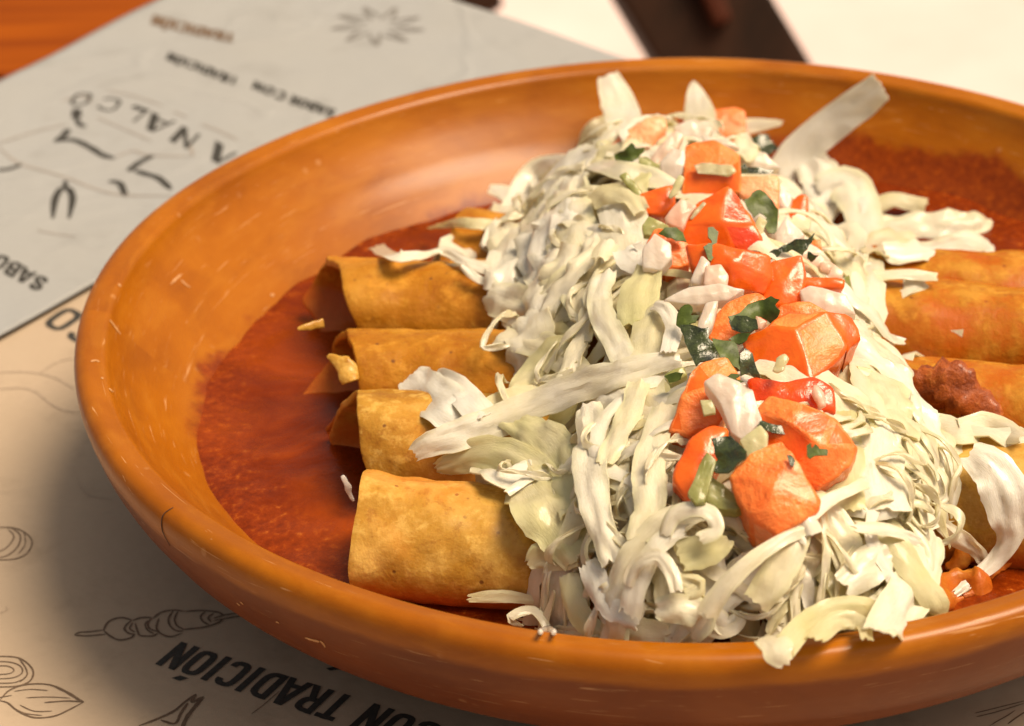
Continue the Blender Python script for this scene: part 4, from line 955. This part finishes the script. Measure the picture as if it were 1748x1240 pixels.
chunk('tomato_piece', [(1300,700,0),(1318,682,1),(1370,690,3),(1420,715,2),(1458,762,0),(1440,790,0),(1395,826,0),(1350,800,1),(1310,770,0),(1350,725,4),(1400,762,4)],
      [(0,1,2,9),(9,2,3,10),(10,3,4),(0,9,10,7,8),(10,4,5,6,7)], [0,1,2,3,4,5,6,7,8], .012, ['tom_flesh', 'tom_skin'], [0,1,1,1,0], 17, 12, label='large tomato wedge with a raised ridge and a dark strip of cilantro on it', cat='tomato', group=TG)
T([(1160,790),(1180,755),(1215,728),(1240,735),(1235,770),(1205,820),(1195,855),(1172,845),(1153,815)], .010, ['tom_skin', 'tom_red'], 18, 10, 'rounded tomato piece at the lower left behind the green stalk', bulge=3)
chunk('tomato_piece', [(1248,812,0),(1290,778,1),(1332,757,1),(1350,772,2),(1365,800,2),(1392,850,0),(1390,866,0),(1325,903,0),(1285,880,0),(1262,845,0),(1320,830,3.5)],
      [(0,1,2,3,10),(10,3,4,5,6),(10,6,7,8),(10,8,9,0)], list(range(10)), .012, ['tom_flesh', 'tom_pale'], [0,1,0,0], 19, 14, label='front tomato piece with grainy cut face, lowest on the crest', cat='tomato', group=TG)
T([(1384,412),(1400,408),(1404,428),(1388,436)], .003, ['tom_flesh', 'tom_skin'], 20, 13, 'tiny tomato crumb beside the upper right cilantro sprig', bulge=.5, bev=.0003)
OG = 'diced onion pieces among the tomatoes'
O = lambda *a, **k: simple('onion_piece', a[0], a[1]*.7, *a[2:5], a[5], 'onion', OG, **{**dict(bev=.00025, bumpy=.00025, back=.97), **k})
O([(1152,218),(1180,205),(1195,215),(1215,220),(1200,240),(1165,235)], .003, 'onion', 31, 10, 'small white onion piece in front of the farthest tomato cube')
O([(1095,290),(1110,270),(1150,225),(1165,232),(1150,262),(1112,300)], .0035, 'onion_pink', 32, 9, 'long slanting pale pink onion strip at the far left')
O([(1128,280),(1148,255),(1168,258),(1170,285),(1155,305),(1132,300)], .003, 'onion', 33, 11, 'rounded white onion piece left of the stalk-topped block')
O([(1200,232),(1240,238),(1262,252),(1235,252),(1205,246)], .003, 'onion', 34, 11, 'thin onion sliver behind the stalk-topped block')
O([(1255,255),(1305,262),(1330,285),(1290,292),(1260,278)], .004, 'onion', 35, 6, 'grey-white onion slab right of the stalk-topped block')
O([(1136,372),(1162,342),(1188,352),(1175,370),(1165,390),(1140,380)], .004, 'onion_pink', 36, 14, 'pink onion dice on the left shoulder of the large wedge')
O([(1325,400),(1342,370),(1372,400),(1358,412),(1328,420)], .005, 'onion', 37, 9, 'translucent onion wedge right of the curly cilantro')
O([(1098,425),(1118,400),(1142,418),(1145,440),(1128,460),(1100,455)], .004, 'onion', 38, 14, 'crystalline white onion piece at the left end of the curved slab')
O([(1180,480),(1198,438),(1210,450),(1208,465),(1195,485)], .003, 'onion', 39, 14, 'upright white onion chip below the curved slab')
O([(1205,455),(1230,452),(1242,470),(1240,488),(1215,490),(1203,485)], .004, 'onion_pink', 40, 15, 'layered pink onion piece resting against the curved slab')
O([(1138,512),(1180,488),(1225,485),(1268,494),(1240,512),(1190,520)], .004, 'onion', 41, 13, 'long white onion sliver lying left of the cilantro leaf', bulge=1.5)
O([(1368,498),(1385,490),(1440,505),(1458,535),(1410,538),(1378,520)], .005, 'onion', 42, 12, 'smooth white onion piece right of the upright cube', bulge=1.5)
O([(1228,642),(1262,652),(1285,665),(1298,715),(1268,748),(1248,735),(1232,690),(1206,655)], .005, 'onion', 43, 17, 'large rectangular onion piece standing between two lower tomatoes', bulge=1.2)
O([(1370,438),(1400,432),(1438,462),(1435,475),(1380,470)], .004, 'onion_pink', 44, 9, 'pinkish onion slab under the sprig at the upper right')
O([(1308,318),(1335,318),(1352,335),(1345,360),(1330,350)], .004, 'onion', 45, 8, 'grey onion piece behind the small triangular tomato')
O([(1290,538),(1310,548),(1300,562),(1290,560)], .003, 'onion_pink', 46, 15, 'small pale onion corner touching the big cube')
O([(1205,520),(1225,515),(1215,560),(1195,585),(1190,560)], .003, 'onion', 47, 13, 'narrow white chip between the two cilantro leaves')
O([(1390,655),(1405,668),(1410,690),(1398,695),(1385,672)], .0015, 'onion_pink', 48, 13.5, 'pale pulp blob on the wet red tomato piece', bev=.0004)
O([(1400,448),(1420,452),(1415,462),(1402,460)], .002, 'onion_pink', 49, 12, 'tiny pink onion crumb at the upper right', bev=.0003, bulge=.3)
SG = 'cut green stalk pieces among the tomatoes'
S_ = lambda *a, **k: simple('stalk_piece', a[0], a[1]*.55, *a[2:5], a[5], 'green stalk', SG, **{**k, 'bev': .0002, 'bulge': .2, 'back': .97})
S_([(1184,280),(1200,276),(1248,280),(1255,292),(1242,299),(1192,296)], .0016, 'stem_pale', 61, 13.5, 'pale green stalk slice flat on the upper tomato block', bulge=.4, bev=.0004)
S_([(1058,300),(1070,296),(1092,325),(1098,340),(1085,332)], .002, 'stem', 62, 12, 'olive green stem lying on the white arching ribbon', bulge=.5, bev=.0003)
S_([(1090,268),(1105,265),(1125,282),(1118,292),(1095,285)], .002, 'stem', 63, 10, 'green stalk bit under the slanting onion strip', bulge=.5, bev=.0003)
S_([(1140,335),(1160,300),(1166,305),(1158,330),(1145,338)], .0012, 'stem_pale', 64, 14, 'thin pale stalk shaving on the left side of the upper block', bulge=.2, bev=.0002)
S_([(1098,385),(1108,370),(1140,385),(1150,395),(1130,402),(1100,400)], .003, 'stem', 65, 12, 'olive stalk chip left of the large wedge', bulge=.8, bev=.0004)
S_([(1174,840),(1205,773),(1222,788),(1203,855),(1188,858)], .003, 'stem', 66, 15, 'flat green stalk rectangle over the lower left tomato', bulge=.6, bev=.0004)
S_([(1265,752),(1298,728),(1306,742),(1308,765),(1278,780)], .003, 'stem_pale', 67, 15, 'striped pale green stalk end below the onion rectangle', bulge=.8, bev=.0004)
S_([(1200,850),(1215,815),(1245,835),(1270,860),(1255,868),(1225,868)], .005, 'stem', 68, 9, 'dark green stalk piece in the hollow before the front tomato', bulge=1, bev=.0005)
S_([(1196,683),(1215,682),(1222,705),(1202,708)], .0015, 'stem_pale', 69, 15.5, 'small square stalk bit on the creased tomato', bulge=.2, bev=.0003)
S_([(1442,475),(1450,472),(1456,510),(1475,530),(1460,525),(1445,500)], .002, 'stem', 70, 12, 'thin curved green stalk right of the onion', bulge=.3, bev=.0003)
S_([(1135,640),(1165,628),(1172,640),(1145,656)], .003, 'stem', 71, 11, 'green stalk chip left of the creased tomato', bulge=.5, bev=.0004)
S_([(1176,372),(1200,344),(1205,350),(1182,375)], .0012, 'stem_pale', 72, 15, 'pale shaving beside the pink onion dice', bulge=.2, bev=.0002)
O([(1318,632),(1325,608),(1340,602),(1348,610),(1340,632),(1328,636)], .0012, 'stem_pale', 73, 19.5, 'single tomato seed stuck on the face of the big cube', bev=.0004, bulge=.5)
S_([(1285,388),(1295,370),(1308,378),(1302,398),(1290,402)], .003, 'stem_pale', 74, 12, 'pale yellow bud under the curly cilantro', bulge=.8, bev=.0005)

def leaf(px, py, size, rot, lift, mat, seed, label, stretch=1., tilt=.0, lobes=5, curl=.25):
    """lobed cilantro leaf, size in px (radius)"""
    size *= 1.25; p0, n0 = place(px, py, lift+TOPL); d = (p0-CAM).dot(fw); R0 = size/FPX*d
    v = (CAM-p0).normalized(); n = (v*.7+Vector((tilt, 0, 1))*.5).normalized()
    a = RT; u_ = n.cross(a).normalized(); a = u_.cross(n).normalized()
    rnd = random.Random(seed); NA_, NR_ = 96, 8; vs = [p0]; uv = [(0, 0)]
    LB = [(0, rnd.uniform(.85, 1.05), .62), (rnd.uniform(.8, 1.1), rnd.uniform(.7, .95), .6), (-rnd.uniform(.8, 1.1), rnd.uniform(.65, .95), .6), (rnd.uniform(1.8, 2.1), rnd.uniform(.4, .7), .4), (-rnd.uniform(1.8, 2.1), rnd.uniform(.35, .7), .4)]
    for i in range(1, NR_+1):
        for k in range(NA_):
            th = 2*math.pi*k/NA_
            lob = .34
            for la, ll, lw_ in LB:
                dd = abs((th-la+math.pi) % (2*math.pi)-math.pi)/lw_
                if dd < 1: lob = max(lob, ll*(1-dd**2.4*.8)*(1-.13*abs(math.sin(dd*3.3))**.6))
            r = R0*lob*(i/NR_)*(1+.10*N3((math.cos(th), math.sin(th), seed), 1.5))
            x, y = r*math.cos(th)*stretch, r*math.sin(th)
            c_, s_ = math.cos(rot), math.sin(rot); X, Y = x*c_-y*s_, x*s_+y*c_
            h = -curl*R0*((r/R0)**2)*(1+.8*math.cos(2*th+seed)) + .10*R0*(i/NR_)*math.sin(th*3+seed) + .2*R0*N3((x/R0, y/R0, seed), 1.4)
            vs.append(p0+a*X+u_*Y+n*h); uv.append((i/NR_, k/NA_))
    fs = [(0, 1+k, 1+(k+1) % NA_) for k in range(NA_)]
    for i in range(NR_-1):
        for k in range(NA_):
            k2 = (k+1) % NA_; fs.append((1+i*NA_+k, 1+(i+1)*NA_+k, 1+(i+1)*NA_+k2, 1+i*NA_+k2))
    o = mk('cilantro_leaf', vs, fs, M[mat], None, True, uv)
    s = o.modifiers.new('thickness', 'SOLIDIFY'); s.thickness = .0003
    return tag(o, label, 'cilantro', 'chopped cilantro leaves among the tomatoes')
def leafpoly(poly, lift, mat, seed, label, fold=1.2, ribs=True):
    """chopped leaf with its own ragged outline: (px, py) ring, bent and folded in depth"""
    cx_ = sum(p[0] for p in poly)/len(poly); cy_ = sum(p[1] for p in poly)/len(poly)
    p0, n0 = place(cx_, cy_, lift+TOPL); v = (CAM-p0).normalized(); pl = (v*.6+Vector((.15*math.sin(seed), 0, 1))*.4).normalized()
    W = []
    n_ = len(poly)
    for i in range(n_):
        x0_, y0_ = poly[i]; x1_, y1_ = poly[(i+1) % n_]
        for q in (0, .5):
            x_, y_ = x0_+(x1_-x0_)*q, y0_+(y1_-y0_)*q
            x_ += 1.2*math.sin(x_*.9+seed); y_ += 1.2*math.sin(y_*1.1+seed)
            r = ray(x_, y_); W.append(CAM+r*((p0-CAM).dot(pl)/r.dot(pl)))
    bm = bmesh.new(); bm.faces.new([bm.verts.new(w_) for w_ in W])
    bmesh.ops.triangulate(bm, faces=bm.faces)
    for _ in range(3):
        es = [e for e in bm.edges if e.calc_length() > .0011]
        if not es: break
        bmesh.ops.subdivide_edges(bm, edges=es, cuts=1); bmesh.ops.triangulate(bm, faces=[f for f in bm.faces if len(f.verts) > 3])
    for vt in bm.verts:
        q = vt.co-p0
        vt.co += v*(.001*fold*(1.6*N3(vt.co, 150, seed)+1.0*math.sin(q.dot(RT)*520+seed)+.5*N3(vt.co, 420, seed)))
    me = bpy.data.meshes.new('cilantro_leaf'); bm.to_mesh(me); bm.free(); me.materials.append(M[mat])
    me.polygons.foreach_set('use_smooth', [True]*len(me.polygons))
    o = bpy.data.objects.new('cilantro_leaf', me); col.objects.link(o)
    s_ = o.modifiers.new('thickness', 'SOLIDIFY'); s_.thickness = .00028; crisp(o)
    return tag(o, label, 'cilantro', 'chopped cilantro leaves among the tomatoes')
K = lambda x0, y0, sx_, pts: [(x0+x/sx_, y0+y/sx_) for x, y in pts]
z1 = lambda pts: K(1050, 160, 3.1, pts)
z2 = lambda pts: K(1050, 520, 3.1, pts)
leafpoly(z1([(5,320),(50,300),(92,262),(105,290),(150,282),(148,305),(120,340),(95,362),(60,355),(10,362),(0,340)]), 12, 'leaf', 1, 'dark cilantro leaf at the far left tip of the crest')
leafpoly(z1([(690,245),(730,232),(790,212),(820,225),(825,255),(868,290),(845,305),(810,328),(775,318),(745,285),(715,265)]), 9, 'leaf_dark', 2, 'dark cilantro leaf at the far right by the leaning strip')
leafpoly(z1([(655,395),(690,372),(695,388),(760,395),(845,410),(800,430),(720,428),(665,425)]), 11, 'leaf_dark', 3, 'flat dark cilantro shred above the pink-red square tomato')
leafpoly(z1([(680,565),(715,550),(720,525),(770,510),(800,535),(830,570),(865,620),(862,700),(855,745),(810,745),(790,700),(800,660),(770,630),(735,660),(705,620)]), 13, 'leaf', 4, 'curly cilantro leaf right of the large wedge')
leafpoly(z1([(808,885),(815,835),(860,820),(905,800),(960,775),(1015,770),(1055,738),(1040,790),(1015,825),(990,855),(940,830),(880,845),(850,880)]), 14, 'leaf_dark', 6, 'black-green cilantro sprig right of the upright cube')
leafpoly(z1([(1025,840),(1050,850),(1075,855),(1060,880),(1035,895),(1022,870)]), 13, 'leaf_dark', 7, 'tiny dark cilantro scrap under the end of the sprig')
leafpoly(z1([(230,740),(265,710),(320,715),(355,740),(375,790),(345,785),(300,770),(255,755)]), 15, 'leaf', 8, 'dark cilantro leaf on the left shoulder of the large wedge')
leafpoly(z1([(490,715),(520,710),(545,735),(540,790),(515,800),(495,760)]), 18.5, 'leaf', 9, 'small cilantro fleck on the face of the large wedge', .4)
leafpoly(z1([(470,810),(495,795),(540,800),(515,830),(528,860),(505,892),(485,870)]), 17.5, 'leaf', 10, 'small cilantro fleck draped over the curved slab', .4)
leafpoly(z1([(600,1185),(660,1160),(700,1120),(760,1100),(830,1078),(868,1095),(845,1120),(872,1150),(862,1185),(825,1215),(790,1190),(750,1180),(740,1235),(700,1240),(640,1240)]), 16, 'leaf', 11, 'cilantro leaf with rounded lobes behind the big cube')
leafpoly(z2([(600,90),(640,68),(700,62),(750,85),(755,130),(715,150),(665,155),(620,130)]), 15, 'leaf_dark', 12, 'black wet cilantro tuft left of the big cube')
leafpoly(z2([(330,110),(335,50),(345,20),(390,0),(412,20),(400,60),(445,65),(425,100),(395,105),(430,130),(380,150)]), 17, 'leaf', 13, 'upright lobed cilantro leaf left of the tomatoes')
leafpoly(z2([(345,110),(400,105),(460,130),(495,120),(490,180),(520,200),(545,270),(500,300),(450,310),(425,330),(385,240),(360,170)]), 16, 'leaf_dark', 14, 'folded dark cilantro leaf below the upright lobed one')
leafpoly(z2([(510,185),(560,190),(625,200),(650,240),(658,290),(655,350),(620,330),(600,300),(560,290),(535,240)]), 16, 'leaf', 15, 'grey-green cilantro leaf left of the big cube')
leafpoly(z2([(600,185),(650,160),(715,152),(700,190),(660,215),(620,200)]), 16, 'leaf', 5, 'small curved cilantro leaf touching the corner of the big cube')
leafpoly(z2([(660,260),(690,235),(720,260),(750,340),(775,390),(740,395),(700,360),(665,380),(655,320)]), 13, 'leaf_dark', 16, 'dark cilantro hidden beneath the left edge of the big cube')
leafpoly(z2([(570,405),(620,370),(665,375),(640,395),(682,410),(620,430),(575,440)]), 18.5, 'leaf', 17, 'small withered cilantro bit on top of the onion rectangle', .4)
leafpoly(z2([(510,710),(570,698),(620,705),(660,740),(700,780),(690,820),(650,845),(600,900),(550,900),(515,880),(545,820),(520,760)]), 16, 'leaf_dark', 18, 'wet dark cilantro clump left of the front tomato', 1.6)
leafpoly(z2([(265,385),(320,355),(360,360),(350,400),(290,415)]), 14, 'leaf', 19, 'dull cilantro scrap left of the creased tomato')
leafpoly(z2([(1012,745),(1035,738),(1045,760),(1060,740),(1085,770),(1110,765),(1130,780),(1120,805),(1060,800),(1030,822),(1015,800)]), 17.5, 'leaf', 20, 'small lobed cilantro piece on the large wedge', .3)
leafpoly(z2([(910,800),(935,805),(955,835),(940,862),(918,840)]), 19, 'leaf_dark', 21, 'dark fleck at the upper edge of the front tomato', .3)
o = shred([(1296,722,12,19),(1320,732,14,19.5),(1355,734,14,19.5),(1390,728,16,19)], 'x', 'lettuce', nw=5, ruffle=.0001, jag=.03)
o.name = 'cilantro_strip'; o.data.materials[0] = M['leaf_dark']; o['label'] = 'dark cilantro strip laid across the large lower wedge'; o['category'] = 'cilantro'; o['group'] = 'chopped cilantro leaves among the tomatoes'

# ================================================================== MEAT, CRUMBS, TORN TORTILLA
def lump(name, pts, wpx, lift, mat, seed, label, cat, thick=.5, rough=.45, parent=None):
    """lumpy body along px polyline"""
    C = [place(x, y, lift)[0] for x, y in pts]; sm = smooth_line([tuple(c_) for c_ in C], 8); P_ = [Vector(s) for s in sm]; L = len(P_); n2 = 24
    vs = []; fs = []
    for i, p in enumerate(P_):
        s = i/(L-1); w_ = smooth_w(wpx, s)/FPX*.46/2
        td = (P_[min(i+1, L-1)]-P_[max(i-1, 0)]).normalized(); v = (CAM-p).normalized(); sd_ = td.cross(v).normalized(); nn = sd_.cross(td)
        for k in range(n2):
            a = 2*math.pi*k/n2; r = w_*(1+rough*N3(p+sd_*math.cos(a)*w_+nn*math.sin(a)*w_, 240, seed)+rough*.6*N3(p+sd_*math.cos(a)*w_, 700, seed))
            vs.append(p+sd_*r*math.cos(a)+nn*r*math.sin(a)*thick)
    for i in range(L-1):
        for k in range(n2): fs.append((i*n2+k, i*n2+(k+1) % n2, (i+1)*n2+(k+1) % n2, (i+1)*n2+k))
    fs += [tuple(range(n2))[::-1], tuple((L-1)*n2+k for k in range(n2))]
    o = mk(name, vs, fs, M[mat], parent); return tag(o, label, cat) if parent is None else o
def smooth_w(w_, s):
    f = s*(len(w_)-1); i = min(int(f), len(w_)-2); return w_[i]+(w_[i+1]-w_[i])*(f-i)
lump('meat_chunk', [(1545,660), (1600,655), (1650,680), (1710,712)], [20, 90, 84, 16], 5, 'meat', 1, 'rough red-brown chunk of meat on the rolled tacos at the right', 'meat', .6, .6)
lump('meat_shred', [(1500,640), (1530,665), (1570,700)], [20, 46, 24], 2, 'meat', 2, 'dark sauced meat shred between the heap and the meat chunk', 'meat', .6, .6)
lump('tortilla_scrap', [(600,652), (590,628), (566,612), (560,606)], [44, 34, 16, 6], 3, 'tortilla', 3, 'torn pale tortilla tip at the left end of the middle rolled taco', 'tortilla', .35, .5)
lump('tortilla_scrap', [(508,562), (530,556), (552,552)], [6, 18, 16], 1, 'tortilla', 4, 'small orange tortilla scrap in the sauce left of the second rolled taco', 'tortilla', .4, .4)
lump('meat_shred', [(1620,975), (1650,940), (1680,950)], [18, 40, 30], 2, 'tortilla_red', 5, 'saucy frayed filling spilling out below the right rolled taco', 'meat', .6, .8)
lump('sauced_cheese', [(1590,1040), (1620,1010), (1670,1005), (1690,1000)], [30, 60, 60, 30], 1, 'tortilla_red', 6, 'orange sauce-coated lump by the near rim at the right', 'filling', .5, .6)
lump('cheese_crumb', [(922,1079), (935,1076), (946,1080)], [8, 16, 8], 4, 'onion', 7, 'small white crumb lying at the near rim, left one', 'cheese crumb', .8, .4)
lump('cheese_crumb', [(962,1078), (975,1071), (990,1076)], [10, 24, 12], 5, 'onion', 8, 'larger white crumb lying at the near rim under the jagged leaf', 'cheese crumb', .8, .4)
lump('sauce_foam', [(584,812), (592,826), (596,842), (604,856)], [6, 10, 9, 5], .5, 'onion', 9, 'whitish fat fleck in the sauce at the mouth of the second roll from the front', 'fat fleck', .3, .9)

# every filler shred is described by what it lies next to
ANCH = [('the tall standing strip', 1055, 190), ('the leaning square-ended strip', 1430, 205), ('the farthest tomato cube', 1220, 215), ('the slender pinkish tomato', 1090, 232),
 ('the stalk-topped tomato block', 1210, 300), ('the large tomato wedge', 1240, 385), ('the curved tomato slab', 1250, 455), ('the upright tomato cube', 1340, 480), ('the white arching ribbon', 960, 290),
 ('the crinkled white rib', 915, 400), ('the draped lettuce piece', 900, 510), ('the square-ended strip', 920, 590), ('the frosty white strip', 1045, 540), ('the small curled ring', 1030, 425),
 ('the long diagonal strip', 960, 670), ('the scalloped white piece', 765, 690), ('the large veined leaf', 920, 850), ('the long straight strip', 1010, 800), ('the lobed cilantro leaf', 1178, 560),
 ('the big two-faced tomato cube', 1365, 590), ('the wet red tomato', 1345, 665), ('the creased tomato', 1195, 680), ('the onion rectangle', 1255, 690), ('the ridged tomato wedge', 1380, 750),
 ('the lower left tomato', 1195, 800), ('the front tomato', 1320, 840), ('the curled loop', 1185, 895), ('the white looping strip', 1110, 960), ('the narrow slanting strip', 1270, 975),
 ('the arched pale shred', 1430, 1050), ('the chunk on the rim', 1325, 1110), ('the broad sweeping leaf', 1560, 1000), ('the tall pale sheet', 1505, 780), ('the meat chunk', 1620, 680),
 ('the twisted pointed leaf', 1640, 735), ('the white curved leaf', 1710, 850), ('the upper white sheet', 1475, 440), ('the yellowish stub', 1540, 350), ('the torn spiky leaf', 1040, 1030),
 ('the jagged leaf by the rim', 1040, 1083), ('the yellow-green blade', 975, 900), ('the bright white crumple', 1170, 1050), ('the soft green inner leaf', 1445, 790)]
FARP = {'front': 'the near rim', 'far': 'the far wall', 'left': 'the open roll ends', 'right': 'the right-hand rolls', 'top': 'the pico de gallo'}
def topix(p):
    q = p-CAM; z = q.dot(fw); return CW/2+FPX*q.dot(RT)/z, CH/2-FPX*q.dot(UP)/z
AP = [(nm_, x_, y_) for nm_, x_, y_ in ANCH]
seen = {}
for o, wd, mn, p in FIL:
    vv = [v.co for v in o.data.vertices]; c_ = vv[len(vv)//2]; X, Y = topix(c_)
    e0_, e1_ = topix(vv[4]), topix(vv[-4]); dx, dy = e1_[0]-e0_[0], e1_[1]-e0_[1]
    an = abs(math.degrees(math.atan2(-dy, dx))) 
    ori = 'upright' if 60 < an < 120 else ('level' if an < 25 or an > 155 else 'slanting')
    sz = 'fine' if wd < .003 else ('narrow' if wd < .0045 else ('medium' if wd < .0065 else ('broad' if wd < .0085 else 'very broad')))
    cl = {'pale_lettuce': 'cream', 'white_lettuce_rib': 'white', 'green_lettuce': 'yellow-green'}[mn]
    near = sorted(AP, key=lambda t_: (t_[1]-X)**2+(t_[2]-Y)**2)
    for nm_, ax_, ay_ in near[:3]:
        ddx, ddy = X-ax_, Y-ay_
        rel = ('right of' if ddx > 0 else 'left of') if abs(ddx) > abs(ddy) else ('below' if ddy > 0 else 'above')
        lab = '%s %s %s lettuce shred %s %s' % (sz, ori, cl, rel, nm_)
        if lab not in seen: break
    seen.setdefault(lab, []).append(o); o['label'] = lab

rnd = random.Random(77)
for i, (px, py) in enumerate([(1625, 1028), (1660, 1012), (1690, 985), (1712, 968), (1640, 985)]):
    lump('filling_shred', [(px-16, py+6), (px, py), (px+rnd.uniform(12, 22), py-rnd.uniform(4, 14))], [6, 13, 5], 1.5, rnd.choice(('tortilla_red', 'meat', 'tortilla_red')), 40+i,
         ['leftmost saucy filling shred by the near right rim', 'second saucy filling shred by the near right rim', 'saucy filling shred under the tail of the white curved leaf', 'saucy filling shred nearest the right picture edge',
          'saucy filling shred just above the orange lump', 'saucy filling shred touching the near right rim'][i], 'filling', .6, .7)['group'] = 'saucy filling shreds by the near right rim'
